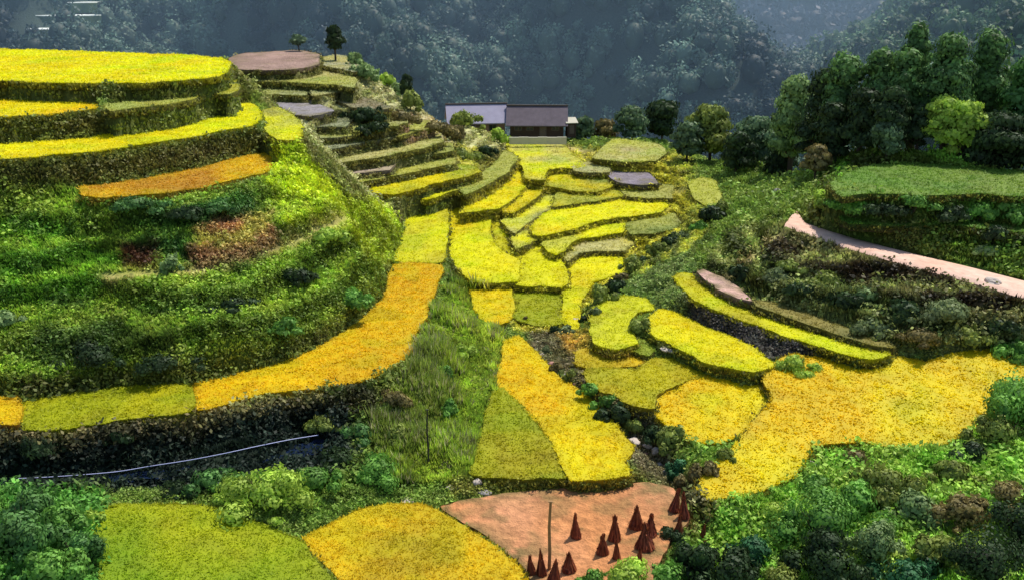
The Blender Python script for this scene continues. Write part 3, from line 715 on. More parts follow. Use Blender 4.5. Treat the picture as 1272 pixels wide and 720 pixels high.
# ------------------------------------------------------------------ undergrowth (uncountable ground cover), one mass per slope
def scatter_ground():
    zc_ = np.stack([Z[:-1, :-1], Z[1:, :-1], Z[:-1, 1:], Z[1:, 1:]]); stp = np.zeros_like(isfield); stp[:-1, :-1] = (zc_.max(0) - zc_.min(0)) > 0.3
    w = (~isfield | stp).astype(float)
    w[GY > 150] = 0
    w *= np.where(PATHM, 0.03, 1.0) * np.where((TREAD > 0) & (TID == 1), .25, 1) * np.where((TREAD > 0) & (TID > 1), .5, 1)
    w[inpoly(PX, PY, [(-300,581),(60,579),(200,571),(320,556),(402,545),(402,564),(320,578),(200,595),(60,604),(-300,606)])] *= 0.12
    infr = (PX > -60) & (PX < 1330) & (PY > -20) & (PY < 760)
    w = w * np.where(infr, 1.0, 0.16)
    ex_, ey_ = np.gradient(PX, axis=1), np.gradient(PY, axis=1); fx_, fy_ = np.gradient(PX, axis=0), np.gradient(PY, axis=0)
    scr = np.clip(np.abs(ex_ * fy_ - ey_ * fx_), 0.4, 14)
    w = w * scr
    # foreshortened cells facing away get fewer
    p = w.ravel() / w.sum()
    n = 185000
    id_ = rng.choice(NU * NV, n, p=p)
    i, j = id_ // NU, id_ % NU
    k = (i < NV - 1) & (j < NU - 1); i, j = i[k], j[k]
    a = rng.uniform(0, 1, len(i)); b = rng.uniform(0, 1, len(i))
    Vg = V.reshape(NV, NU, 3)
    ok = ~(isfield[i + 1, j] | isfield[i, j + 1] | isfield[i + 1, j + 1]) | stp[i, j]
    i, j, a, b = i[ok], j[ok], a[ok], b[ok]
    P = (Vg[i, j] * ((1 - a) * (1 - b))[:, None] + Vg[i + 1, j] * (a * (1 - b))[:, None] + Vg[i, j + 1] * ((1 - a) * b)[:, None] + Vg[i + 1, j + 1] * (a * b)[:, None])
    return P, colr[i, j], PX[i, j], PY[i, j], slope[i, j]
GP, GC, GPX, GPY, GSL = scatter_ground()
REG = [
 ('reeds', [(495,470),(560,335),(590,345),(604,400),(632,420),(612,500),(590,598),(470,605),(470,520)], 'tall pale green reeds covering the slope between the gold fields'),
 ('undergrowth', [(-900,150),(345,90),(505,290),(478,372),(330,450),(0,492),(-900,500)], 'low green weeds and shrubs all over the left hill flank'),
 ('undergrowth', [(-900,500),(330,450),(520,420),(480,530),(440,600),(-900,625)], 'weeds darkened by painted-in shade in the shady gully below the gold terrace'),
 ('undergrowth', [(-900,600),(130,600),(130,900),(-900,900)], 'bluish green weeds in the lower left corner'),
 ('undergrowth', [(270,0),(560,20),(650,180),(600,250),(430,250),(330,120)], 'dry brown and pale green weeds on the banks of the middle hillside'),
 ('undergrowth', [(840,545),(1010,545),(1250,515),(2200,480),(2200,900),(700,900),(860,660)], 'mixed green and brown weeds over the lower right foreground'),
 ('undergrowth', [(905,150),(2200,100),(2200,470),(1090,432),(930,375),(900,300)], 'dark green and brown weeds on the right hillside around the road'),
 ('undergrowth', None, 'olive weeds and grass along the banks of the valley fields'),
]
left = np.ones(len(GP), bool)
D_ = np.linalg.norm(GP, axis=1)
for ri, (nm, poly, lab) in enumerate(REG):
    m = left.copy()
    if poly is not None: m &= inpoly(GPX + (fbm(GP[:, 0] * .5, GP[:, 1] * .5, 7) - .5) * 40, GPY, poly)
    left &= ~m
    P, C, D = GP[m], GC[m], D_[m]
    if len(P) == 0: continue
    r = np.random.default_rng(100 + ri)
    acc = Acc()
    patch = fbm(P[:, 0] * 0.45, P[:, 1] * 0.45, 88, 3)
    kind = r.uniform(0, 1, len(P)) + (patch - 0.5) * 1.6
    bright = np.clip(r.normal(2.3, 0.35, len(P)), 1.3, 3.4)[:, None]
    C2 = C * bright; C2[:, 1] *= r.uniform(0.92, 1.12, len(P))
    tall = 2.0 if nm == 'reeds' else 1.0
    g = kind > (0.35 if 'hill' in lab else 0.5)
    if nm == 'reeds': g[:] = True
    hs = r.uniform(0.6, 1.3, len(P)) * tall
    if nm == 'reeds':
        hs *= np.clip((patch - .25) * 2.6, 0.25, 1.5); C2 *= (0.6 + 0.9 * fbm(P[:, 0] * .8, P[:, 1] * .8, 61, 3))[:, None]; pale = r.uniform(0, 1, len(P)) < 0.18 * (patch > .5) + .04
        C2[pale] = np.array((0.42, 0.40, 0.20)) * r.uniform(.8, 1.2, (pale.sum(), 1))
    if 'shady' in lab: hs *= 0.7; C2 *= .8  # gully shade multiplied into the weed colour
    if 'lower right' in lab: C2 *= (1.1, 1.22, 1.0)
    if 'middle hillside' in lab: hs *= 0.36
    if 'valley fields' in lab: hs *= 0.38
    if 'left hill' in lab: hs *= 0.6
    acc.add(*tufts(P[g], (0.16 + 0.0036 * D[g]) * hs[g], 0.08 + 0.0026 * D[g], C2[g], 6, 0.7 if nm != 'reeds' else 0.6, ri))
    q = ~g
    if q.any():
        Pq, Dq, Cq = P[q], D[q], C2[q]
        K = 13
        big = np.where(r.uniform(0, 1, len(Pq)) < 0.12, 2.0, 1.0) * (0.42 if ('valley fields' in lab or 'middle hillside' in lab) else 0.62 if 'left hill' in lab else 1)
        R = (0.12 + 0.0044 * Dq) * big
        dd = r.normal(0, 1, (len(Pq), K, 3)); dd /= np.linalg.norm(dd, axis=2)[..., None]; dd[..., 2] = np.abs(dd[..., 2])
        Pl = (Pq[:, None] + dd * (R[:, None] * r.uniform(.6, 1.1, (len(Pq), K)))[..., None]).reshape(-1, 3)
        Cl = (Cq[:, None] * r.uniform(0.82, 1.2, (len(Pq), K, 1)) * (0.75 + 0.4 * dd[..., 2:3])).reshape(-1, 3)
        Sl = np.repeat(R * 0.27 / np.sqrt(big), K) * r.uniform(.7, 1.3, len(Pl))
        acc.add(*leaves(Pl, dd.reshape(-1, 3), Sl, Cl, ri))
    o = acc.build(nm, M_LEAF)
    tag(o, lab, 'reeds' if nm == 'reeds' else 'ground cover', kind='stuff')

# ------------------------------------------------------------------ bushes and trees
PAL = {
 'dark': ((0.007,0.014,0.006),(0.028,0.05,0.016)), 'green': ((0.03,0.09,0.015),(0.11,0.22,0.035)), 'lime': ((0.08,0.15,0.015),(0.26,0.34,0.05)),
 'olive': ((0.05,0.075,0.015),(0.17,0.20,0.04)), 'blue': ((0.02,0.055,0.015),(0.07,0.15,0.035)), 'teal': ((0.012,0.045,0.018),(0.035,0.11,0.04)),
 'pale': ((0.035,0.07,0.02),(0.18,0.25,0.09)), 'grey': ((0.035,0.05,0.02),(0.14,0.17,0.07)), 'brown': ((0.045,0.04,0.015),(0.16,0.13,0.045)),
 'red': ((0.06,0.006,0.006),(0.17,0.03,0.02)), 'pink': ((0.2,0.10,0.09),(0.55,0.36,0.32)), 'haze': ((0.02,0.04,0.02),(0.10,0.15,0.07)),
 'crest': ((0.008,0.018,0.007),(0.10,0.19,0.05)),  # sunlit tips over near-black insides painted into the grove's leaf colours
}
_seed = [1000]
PG = 2.0
def crown_geo(acc, blobs, pal, n, leaf, seed, core=True):
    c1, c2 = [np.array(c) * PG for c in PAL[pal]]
    r = np.random.default_rng(seed)
    tot = sum(b[1][0] * b[1][1] + b[1][2] * b[1][0] for b in blobs)
    for bi, (c, rad) in enumerate(blobs):
        m = max(12, int(n * (rad[0] * rad[1] + rad[2] * rad[0]) / tot))
        P, d = blob_shell(c, rad, m, seed + bi)
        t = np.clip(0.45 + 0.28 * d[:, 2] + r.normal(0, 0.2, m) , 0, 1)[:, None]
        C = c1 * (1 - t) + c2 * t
        C *= r.uniform(0.8, 1.2)
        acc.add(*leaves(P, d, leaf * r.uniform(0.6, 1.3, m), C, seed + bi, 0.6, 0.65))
        if core:
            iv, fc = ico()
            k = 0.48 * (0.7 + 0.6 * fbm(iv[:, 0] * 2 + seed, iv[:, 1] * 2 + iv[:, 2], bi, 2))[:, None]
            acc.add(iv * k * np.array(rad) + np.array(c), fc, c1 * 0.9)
def bush(px, py, wpx, hpx, pal, label, group=None, name='bush', z=None, n=None):
    jr = random.Random(int(px * 7 + py)); k_ = jr.uniform(.72, 1.3); wpx *= k_; hpx *= k_ * jr.uniform(.8, 1.1); px += jr.uniform(-5, 5); py += jr.uniform(-3, 3)
    p = hit(px, py) if z is None else atz(px, py, z)
    D = p.length; _seed[0] += 13; r = random.Random(_seed[0])
    W = wpx * D / F; H = hpx * D / F
    leaf = max(0.06, D * 0.0020) * (0.8 + 0.5 * r.random())
    blobs = [((r.uniform(-.06, .06) * W, 0, H * 0.36), (W * r.uniform(.27, .36), W * 0.3, H * 0.42))]
    for k in range(6 + r.randrange(4)):
        a = r.uniform(0, 6.28); q = r.uniform(0.18, 0.60) * W
        s = r.uniform(0.07, 0.22)
        blobs.append(((math.cos(a) * q, math.sin(a) * q * 0.8, H * r.uniform(0.05, max(.12, 1.0 - 1.4 * q / W))), (W * s * r.uniform(.8, 1.3), W * s, H * s * r.uniform(1, 2))))
    n = n or int(min(3200, max(260, wpx * hpx * 1.5)))
    root = empty(name, (p.x, p.y, gz(p.x, p.y) - 0.05))
    acc = Acc(); crown_geo(acc, blobs, pal, n, leaf, _seed[0]); acc.build('foliage', M_LEAF, parent=root)
    # stems
    a2 = Acc()
    for k in range(4):
        a = r.uniform(0, 6.28); tube(a2, [(0, 0, -0.25), (math.cos(a) * W * .12, math.sin(a) * W * .12, H * .35), (math.cos(a) * W * .25, math.sin(a) * W * .25, H * .7)], [0.035, 0.025, 0.012], (0.08, 0.055, 0.035), 5)
    a2.build('stem', M_BARK, parent=root)
    tag(root, label, 'shrub' if name != 'bush' else 'bush', group)
    return root
def tube(acc, pts, rad, col, seg=6):
    pts = [Vector(p) for p in pts]; n = len(pts); V = []
    for i, p in enumerate(pts):
        t = (pts[min(i + 1, n - 1)] - pts[max(i - 1, 0)]).normalized()
        u = t.orthogonal().normalized(); v = t.cross(u)
        for k in range(seg):
            a = 2 * math.pi * k / seg; V.append((p + (u * math.cos(a) + v * math.sin(a)) * rad[i])[:])
    Fs = [[i * seg + k, i * seg + (k + 1) % seg, (i + 1) * seg + (k + 1) % seg, (i + 1) * seg + k] for i in range(n - 1) for k in range(seg)]
    acc.add(V, Fs, np.array(col))
    V2 = [pts[-1][:]] + [V[(n - 1) * seg + k] for k in range(seg)]
    acc.add(V2, [[0, 1 + k, 1 + (k + 1) % seg] for k in range(seg)], np.array(col))
def tree(px, py_top, py_base, wpx, pal, label, group=None, Y=None, trunkfrac=0.3, name='tree', dens=1.0):
    if Y is None:
        p = hit(px, py_base)
    else:
        p = aty(px, py_base, Y)
    gzv = gz(p.x, p.y)
    D = p.length; _seed[0] += 13; r = random.Random(_seed[0])
    top = aty(px, py_top, p.y).z
    H = top - gzv; W = wpx * D / F
    H = max(H, W * 0.8)
    leaf = max(0.09, D * 0.0022)
    root = empty(name, (p.x, p.y, gzv))
    t0 = H * trunkfrac
    lean = r.uniform(-.06, .06) * H
    a2 = Acc(); tr = 0.025 * H + 0.04
    tube(a2, [(0, 0, -0.5), (lean * .3, 0, H * .3), (lean, 0, H * .62), (lean * 1.2, 0, H * .9)], [tr, tr * .8, tr * .5, tr * .15], (0.09, 0.07, 0.05), 7)
    blobs = []
    nb = 15 + r.randrange(6)
    for k in range(nb):
        a = 6.28 * k / nb + r.uniform(-.4, .4); f = r.uniform(0.0, 1.0)
        zc = t0 + (H - t0) * (0.15 + 0.7 * f); q = W * 0.5 * r.uniform(0.25, 0.72) * math.sqrt(max(0.12, 1 - (2 * f - 0.9) ** 2 * 0.8))
        c = (lean + math.cos(a) * q, math.sin(a) * q, zc); s = r.uniform(.11, .20) * W
        blobs.append((c, (s * r.uniform(.9, 1.4), s * r.uniform(.9, 1.4), s * r.uniform(.55, .9))))
        tube(a2, [(lean * zc / H, 0, zc * .6), (c[0] * .6, c[1] * .6, zc * .86), (c[0], c[1], zc)], [tr * .35, tr * .25, tr * .08], (0.09, 0.07, 0.05), 5)
    blobs.append(((lean, 0, H * .86), (W * .26, W * .26, H * .13)))
    blobs.append(((lean, 0, (t0 + H) * .5), (W * .32, W * .32, (H - t0) * .36)))
    a2.build('trunk', M_BARK, parent=root)
    acc = Acc(); hp = H * F / D
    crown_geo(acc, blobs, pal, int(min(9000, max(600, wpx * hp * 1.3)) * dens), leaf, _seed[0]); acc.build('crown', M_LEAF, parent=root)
    tag(root, label, 'tree', group)
    return root

row = [(724,402,20,20,'dark'),(736,390,22,18,'grey'),(747,374,28,24,'olive'),(760,362,30,24,'dark'),(772,352,28,22,'brown'),(786,340,28,20,'olive'),(800,328,28,18,'dark'),(814,316,28,18,'olive'),(830,305,28,20,'dark'),(848,296,26,18,'grey'),(866,286,28,20,'green'),(884,276,28,22,'dark'),(900,266,26,22,'olive')]
cn = {'dark':'dark green','grey':'grey','olive':'olive','brown':'brown','green':'green','lime':'lime green','blue':'bluish green','teal':'teal','pale':'pale','red':'dark red','pink':'pinkish','haze':'hazy green','crest':'sunlit'}
def rowb(row, where, group, name='bush', what='bush'):
    for i, (x, y, w_, h_, pl) in enumerate(row):
        bush(x, y, w_, h_, pl, f"{cn[pl]} {what}, {ORD[i]} from left {where}", group, name)
rowb(row, 'climbing from the gully to the dark trees', 'round bushes along the valley edge')
bush(796, 413, 42, 34, 'olive', 'large round dark bush in the middle of the vivid yellow patch')
bush(988, 462, 34, 18, 'lime', 'small bush at the foot of the dark stone bank on the right')
rowb([(636,345,8,8,'dark'),(655,402,12,10,'brown'),(690,412,16,11,'dark'),(705,415,18,11,'grey')], 'among the small fields in mid valley', 'small bushes in mid valley')
rowb([(674,438,16,14,'grey'),(690,458,14,12,'brown'),(712,468,18,12,'olive'),(735,492,20,16,'green'),(752,505,24,18,'green'),(770,524,34,26,'dark'),(790,535,36,28,'olive'),(812,545,32,22,'dark'),(838,555,30,26,'olive')], 'along the upper gully', 'bushes along the upper gully')
rowb([(834,668,34,26,'dark'),(848,588,24,26,'teal'),(862,668,34,28,'olive'),(866,605,26,36,'brown'),(880,650,30,24,'brown'),(882,590,28,30,'brown'),(900,575,34,22,'olive')], 'at the mouth of the gully beside the earth plot', 'shrubs at the mouth of the gully', 'shrub', 'shrub')
rowb([(12,402,40,30,'pale'),(112,452,70,26,'dark'),(165,262,70,20,'blue'),(205,456,70,20,'dark'),(214,338,30,28,'pale'),(235,268,60,20,'dark'),(275,266,50,24,'blue'),(285,380,60,18,'dark'),(345,408,60,18,'green'),(372,352,46,22,'dark'),(405,300,30,16,'lime'),(430,375,50,18,'green')],
     'on the left hill flank', 'shrubs on the left hill', 'shrub', 'shrub')
rowb([(60,560,60,18,'dark'),(150,546,50,16,'dark'),(225,612,54,18,'dark'),(262,604,56,20,'blue'),(300,612,50,22,'green'),(335,622,96,36,'lime'),(385,604,60,24,'green'),(405,530,50,22,'olive'),(425,575,50,24,'dark'),(450,545,50,30,'blue'),(468,590,60,26,'green'),(482,500,44,28,'brown'),(500,550,40,30,'olive'),(520,500,30,24,'olive'),(548,470,34,22,'green'),(578,440,30,20,'lime'),(560,520,26,22,'green')],
     'between the shady ditch and the reed slope', 'shrubs by the ditch and the reeds', 'shrub', 'shrub')
rowb([(-10,640,70,46,'green'),(22,690,80,60,'blue'),(38,645,60,40,'blue'),(62,725,80,60,'green'),(80,660,60,46,'green'),(98,705,56,60,'blue'),(112,650,36,36,'lime')], 'in the lower left corner', 'shrubs in the lower left corner', 'shrub', 'leafy shrub')
rowb([(742,728,50,36,'green'),(785,738,60,46,'lime'),(825,725,56,36,'green'),(868,712,60,44,'dark'),(905,735,70,50,'dark'),(932,702,86,62,'teal'),(962,640,50,34,'lime'),(975,735,70,44,'olive'),(1005,612,70,40,'green'),(1018,672,110,72,'green'),(1035,725,80,50,'dark'),(1055,575,60,30,'brown'),(1062,640,70,50,'green'),(1082,700,70,56,'pale'),(1100,610,60,34,'olive'),(1118,738,90,60,'teal'),(1140,650,60,44,'pale'),(1165,700,80,50,'olive'),(1180,595,70,34,'olive'),(1200,650,70,40,'brown')],
     'in the lower right foreground', 'shrubs in the lower right foreground', 'shrub', 'shrub')
rowb([(1225,735,90,70,'dark'),(1240,555,60,40,'olive'),(1248,620,80,44,'brown'),(1262,530,80,66,'green'),(1270,680,80,60,'dark'),(1210,570,50,26,'dark')], 'at the right edge of the foreground', 'shrubs at the right edge', 'shrub', 'shrub')
rowb([(925,352,40,30,'dark'),(955,350,34,20,'grey'),(985,335,40,18,'olive'),(1000,368,50,22,'dark'),(1030,350,44,18,'olive'),(1045,385,56,28,'dark'),(1075,372,50,18,'pale'),(1085,408,60,24,'grey'),(1120,392,50,22,'dark'),(1140,420,56,22,'brown'),(1170,400,60,24,'grey'),(1205,420,60,22,'olive'),(1240,412,60,26,'dark'),(1262,438,50,22,'green')],
     'on the slope below the dirt road', 'shrubs below the road', 'shrub', 'shrub')
rowb([(1028,250,34,18,'lime'),(1062,264,50,20,'green'),(1100,268,50,18,'dark'),(1135,262,44,20,'green'),(1175,274,60,20,'dark'),(1215,268,60,34,'green'),(1240,300,50,24,'dark'),(1262,275,60,30,'green'),(1225,318,40,18,'pale')],
     'on the slope above the dirt road', 'shrubs above the road', 'shrub', 'shrub')
rowb([(408,52,24,20,'pale'),(436,84,30,26,'pale'),(455,98,34,26,'pale'),(474,108,30,26,'lime'),(492,122,30,26,'pale'),(512,136,30,26,'olive'),(425,150,34,16,'dark'),(450,150,40,18,'dark'),(470,165,40,14,'dark'),(500,155,34,16,'brown'),(535,165,30,14,'brown'),(560,172,34,18,'brown'),(574,158,44,24,'olive'),(598,160,46,24,'lime'),(618,172,36,24,'lime'),(575,195,40,16,'olive'),(605,192,30,16,'dark')],
     'on the crest of the middle hillside', 'bushes on the middle hillside')
# trees
TR = [(372,44,66,22,'haze'),(417,32,78,26,'dark'),(505,92,132,20,'dark'),(352,46,64,22,'olive'),(330,50,64,24,'haze')]
for i, (x, t, b, w_, pl) in enumerate(TR):
    tree(x, t, b, w_, pl, ['thin hazy tree behind the brown tilled terrace','small dark tree right of the brown tilled terrace','slim dark tree on the crest above the houses','small olive tree on the back edge of the tilled terrace','leftmost hazy tree behind the tilled terrace'][i], 'small trees on the hill crests')
TR = [(724,146,178,36,'haze'),(750,152,180,46,'brown'),(785,134,178,52,'haze'),(822,128,186,64,'dark'),(852,152,206,50,'haze'),(880,130,222,70,'olive'),(912,166,238,54,'dark'),(934,146,242,72,'haze'),(964,196,246,50,'dark')]
for i, (x, t, b, w_, pl) in enumerate(TR):
    tree(x, t, b, w_, pl, f"{cn[pl]} tree, {ORD[i]} from the left between the houses and the right hill", 'trees from the houses to the right hill', Y=(132 if i < 4 else 120 - i * 2) + [0,2,-2,3,0,4,-3,3,0][i], trunkfrac=0.06)
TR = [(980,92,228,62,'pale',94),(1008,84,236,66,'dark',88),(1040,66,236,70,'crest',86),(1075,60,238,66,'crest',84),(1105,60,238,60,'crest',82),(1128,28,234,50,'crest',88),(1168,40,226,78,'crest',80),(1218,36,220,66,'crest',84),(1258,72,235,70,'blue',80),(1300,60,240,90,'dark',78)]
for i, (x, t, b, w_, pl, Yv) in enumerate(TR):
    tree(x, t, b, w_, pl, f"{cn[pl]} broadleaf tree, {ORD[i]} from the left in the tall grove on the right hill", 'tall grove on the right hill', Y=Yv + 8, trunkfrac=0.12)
TR = [(1022,128,236,60,'dark',83),(1060,110,238,66,'dark',81),(1098,108,238,60,'dark',79),(1098,148,222,52,'haze',78),(1135,130,215,50,'dark',79),(1165,120,212,60,'lime',78),(1192,126,212,56,'lime',77),(1240,140,215,90,'dark',76),(1290,140,220,80,'dark',75),(1010,180,240,40,'brown',80)]
for i, (x, t, b, w_, pl, Yv) in enumerate(TR):
    tree(x, t, b, w_, pl, f"lower {cn[pl]} tree, {ORD[i]} in the row before the grove", 'lower trees before the grove', Y=Yv + 7, trunkfrac=0.05)

# ------------------------------------------------------------------ far mountains
def crest1(x): return np.minimum(-7 + (46 - x) * 0.78, 44 + 10 * np.sin(x * 0.03))
def ridge(name, xr, yr, fn, nx, ny, c1, c2, label, seed):
    x = np.linspace(*xr, nx); y = np.linspace(*yr, ny); X, Yg = np.meshgrid(x, y)
    Zr = fn(X, Yg) + (fbm(X * 0.03, Yg * 0.03, seed, 4) - .5) * 16
    ix = np.arange(nx * ny).reshape(ny, nx)
    Fr = np.stack([ix[:-1, :-1], ix[:-1, 1:], ix[1:, 1:], ix[1:, :-1]], -1).reshape(-1, 4)
    t = fbm(X * 0.05, Yg * 0.05, seed + 5, 3)[..., None]
    C = np.array(c1) * (1 - t) + np.array(c2) * t
    o = mesh_np(name, np.stack([X, Yg, Zr], -1).reshape(-1, 3), Fr, 4, M_GROUND, C.reshape(-1, 3), True)
    tag(o, label, 'mountain', kind='structure')
    return lambda xx, yy: fn(xx, yy) + (fbm(xx * 0.03, yy * 0.03, seed, 4) - .5) * 16
def f1(x, y):
    face = -66 + (y - 190) * 1.0; c = crest1(x)
    face = face + 13 * np.sin((x + y * .55) * .085) + 5 * np.sin((x * .6 - y) * .13 + 1)
    up = np.minimum(face, c); return np.minimum(up, c - np.maximum(0, y - 300) * 0.6)
def f2(x, y):
    return np.minimum(-110 + (y - 320) * 0.85, 40 + 0.1 * x - np.maximum(0, y - 520) * 0.4)
def f3(x, y):
    side = (x - 58 - (y - 160) * 0.1) * 0.62 - 34
    return np.minimum(np.minimum(-44 + (y - 150) * 1.3, side), 40)
z1 = ridge('mountain', (-330, 130), (186, 340), f1, 150, 60, (0.035,0.055,0.05), (0.05,0.08,0.06), 'steep wooded mountain face behind the houses and the left hill', 300)
z2 = ridge('mountain', (-300, 520), (318, 620), f2, 120, 50, (0.035,0.05,0.065), (0.05,0.065,0.085), 'dark blue mountain beyond the ridge, top right of centre', 400)  # ridge ground tinted blue, distance haze put into its colour
z3 = ridge('mountain', (50, 330), (150, 300), f3, 90, 60, (0.03,0.07,0.03), (0.05,0.10,0.045), 'green wooded hillside rising behind the tall grove on the right', 500)
gp = bpy.data.meshes.new('valley_ground'); gp.from_pydata([(-3000,-500,-112),(3000,-500,-112),(3000,5000,-112),(-3000,5000,-112)], [], [(0,1,2,3)]); gp.materials.append(plain_mat('far_ground', (0.05,0.08,0.04), 0.9, 0.02)); go = bpy.data.objects.new('valley_ground', gp); COL.objects.link(go); tag(go, 'valley floor far below the terraces', 'ground', kind='structure')
CLEAR = [(10,-10),(135,-10),(140,56),(10,56)]
def forest(label, zf, xr, yr, n, R, leafsz, K, pals, seed, clear=True, zmin=-48, zmax=8, keep=None):
    r = np.random.default_rng(seed)
    x = r.uniform(*xr, n); y = r.uniform(*yr, n); z = zf(x, y)
    px, py = proj(x, y, z)
    m = (z > zmin) & (z < zmax) & (px > -160) & (px < 1440)
    if clear: m &= ~inpoly(px, py, CLEAR)
    if keep is not None: m &= keep(x, y)
    x, y, z = x[m], y[m], z[m]; n = len(x)
    rad = R * r.uniform(0.45, 1.5, n) ; 
    d = r.normal(0, 1, (n, K, 3)); d /= np.linalg.norm(d, axis=2)[..., None]; d[..., 2] = np.where(d[..., 2] < -.3, -d[..., 2], d[..., 2])
    d[..., 1] = np.where(r.uniform(0, 1, (n, K)) < .3, -np.abs(d[..., 1]), d[..., 1])
    hs = r.uniform(0.8, 1.6, n)
    P = np.stack([x, y, z + rad * hs * 0.9], -1)[:, None] + d * rad[:, None, None] * np.stack([np.ones(n), np.ones(n), hs], -1)[:, None] * r.uniform(.7, 1.05, (n, K, 1))
    big = fbm(x * 0.035, y * 0.06, seed, 3)
    t = np.clip((big - .5) * 3.0 + .5 + r.normal(0, .18, n), 0, 1)[:, None]
    a, b = [np.array(c) for c in pals]
    base = a * (1 - t) + b * t
    pale = r.uniform(0, 1, n) < 0.10
    base[pale] *= 1.45
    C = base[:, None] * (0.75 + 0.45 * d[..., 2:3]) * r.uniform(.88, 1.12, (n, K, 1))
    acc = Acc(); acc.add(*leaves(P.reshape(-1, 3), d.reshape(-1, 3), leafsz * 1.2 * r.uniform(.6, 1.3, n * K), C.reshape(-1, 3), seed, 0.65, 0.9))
    iv, fc = ico()
    Vc_ = (iv[None] * (rad * .62)[:, None, None] * np.stack([np.ones(n), np.ones(n), hs], -1)[:, None] + np.stack([x, y, z + rad * hs * .9], -1)[:, None])
    Fc_ = (fc[None] + (np.arange(n) * len(iv))[:, None, None]).reshape(-1, 3)
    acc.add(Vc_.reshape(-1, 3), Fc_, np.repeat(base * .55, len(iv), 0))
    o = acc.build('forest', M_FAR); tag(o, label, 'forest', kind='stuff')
forest('dense blue green forest covering the mountain behind the houses', z1, (-160, 92), (196, 300), 3600, 2.7, 0.34, 95, ((0.030,0.058,0.064),(0.13,0.22,0.17)), 11)  # blue in the leaf colours is painted distance haze
forest('dark blue distant forest on the farthest mountain', z2, (-60, 360), (330, 500), 3200, 4.2, 1.0, 36, ((0.035,0.055,0.10),(0.07,0.10,0.16)), 12, False, -70, 40)  # leaves coloured bluer still to carry the haze of distance
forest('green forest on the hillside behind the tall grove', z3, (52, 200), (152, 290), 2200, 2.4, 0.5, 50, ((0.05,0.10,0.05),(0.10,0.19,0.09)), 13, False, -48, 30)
# three pale flooded terraces high on the mountain, top left
for (xa, xb, yy, lab) in [(33,128,20,'longest pale flooded terrace high on the far mountain, top left'),(85,122,4,'short pale flooded terrace at the very top left, above the longest one'),(35,72,37,'short pale flooded terrace just above the top yellow field, top left')]:
    P0 = None
    for Yv in np.arange(200, 300, 0.5):
        q = aty((xa + xb) / 2, yy, Yv)
        if z1(np.array([q.x]), np.array([Yv]))[0] > q.z: P0 = Yv; break
    P0 = (P0 or 245) - 1.5
    a, b = aty(xa, yy, P0), aty(xb, yy, P0)
    n = 24; acc = Acc(); VV = []
    for k in range(n + 1):
        t = k / n; x = a.x + (b.x - a.x) * t; e = 1 - (2 * t - 1) ** 4; wv = 0.5 * math.sin(t * 7 + xa)
        for (yo, zo) in ((2.5, 0.25), (-e * 3.2 + wv, 0.25), (-e * 3.2 + wv - .2, 0.0), (-e * 3.2 + wv - .9, -2.2)):
            VV.append((x, P0 + yo, a.z + zo + 0))
    ii = np.arange((n + 1) * 4).reshape(n + 1, 4)
    FF = np.stack([ii[:-1, :-1], ii[1:, :-1], ii[1:, 1:], ii[:-1, 1:]], -1)
    cc = np.array([(0.75, 0.85, 0.85) if (q % 4) < 2 else (0.06, 0.10, 0.05) for q in range(len(VV))])
    acc.add(VV, FF.reshape(-1, 4), cc)
    o = acc.build('flooded_terrace', M_DIRT); tag(o, lab, 'terrace', 'flooded terraces on the far mountain', 'thing')
# ------------------------------------------------------------------ houses
def bm_obj(name, boxes, mat, parent, bevel=0.0):
    bm = bmesh.new()
    for b in boxes:
        if callable(b): b(bm); continue
        (x0, x1, y0, y1, z0, z1) = b
        vs = [bm.verts.new(p) for p in ((x0,y0,z0),(x1,y0,z0),(x1,y1,z0),(x0,y1,z0),(x0,y0,z1),(x1,y0,z1),(x1,y1,z1),(x0,y1,z1))]
        for f in ((0,3,2,1),(4,5,6,7),(0,1,5,4),(1,2,6,5),(2,3,7,6),(3,0,4,7)): bm.faces.new([vs[i] for i in f])
    if bevel: bmesh.ops.bevel(bm, geom=bm.edges[:], offset=bevel, segments=1, affect='EDGES')
    me = bpy.data.meshes.new(name); bm.to_mesh(me); bm.free(); me.materials.append(mat)
    o = bpy.data.objects.new(name, me); COL.objects.link(o); o.parent = parent; return o
def prism(pts, y0, y1):
    def f(bm):
        a = [bm.verts.new((p[0], y0, p[1])) for p in pts]; b = [bm.verts.new((p[0], y1, p[1])) for p in pts]
        n = len(pts); bm.faces.new(a); bm.faces.new(b[::-1])
        for i in range(n): bm.faces.new((a[i], b[i], b[(i + 1) % n], a[(i + 1) % n]))
    return f
def prism_x(pts, x0, x1):
    def f(bm):
        a = [bm.verts.new((x0, p[0], p[1])) for p in pts]; b = [bm.verts.new((x1, p[0], p[1])) for p in pts]
        n = len(pts); bm.faces.new(a[::-1]); bm.faces.new(b)
        for i in range(n): bm.faces.new((a[i], a[(i + 1) % n], b[(i + 1) % n], b[i]))
    return f
M_TIN = plain_mat('pale_tin', (0.36, 0.345, 0.47), 0.7, 1.2, 0.22, 0.3, stripes=4)
M_TILE = plain_mat('dark_tile', (0.15, 0.125, 0.15), 0.85, 1.5, 0.35, 0.4, stripes=4)
M_WOOD = plain_mat('dark_timber', (0.055, 0.035, 0.03), 0.8, 4, 0.3, 0.3, stripes=5)
M_PINK = plain_mat('pink_plaster', (0.22, 0.15, 0.13), 0.85, 2, 0.12)
M_GLASS = plain_mat('dark_glass', (0.02, 0.025, 0.03), 0.15, 2, 0.1, 0)
M_TRIM = plain_mat('grey_trim', (0.10, 0.08, 0.07), 0.7)
M_WHITE = plain_mat('pale_concrete', (0.5, 0.48, 0.38), 0.85, 1.5, 0.12, 0.3)
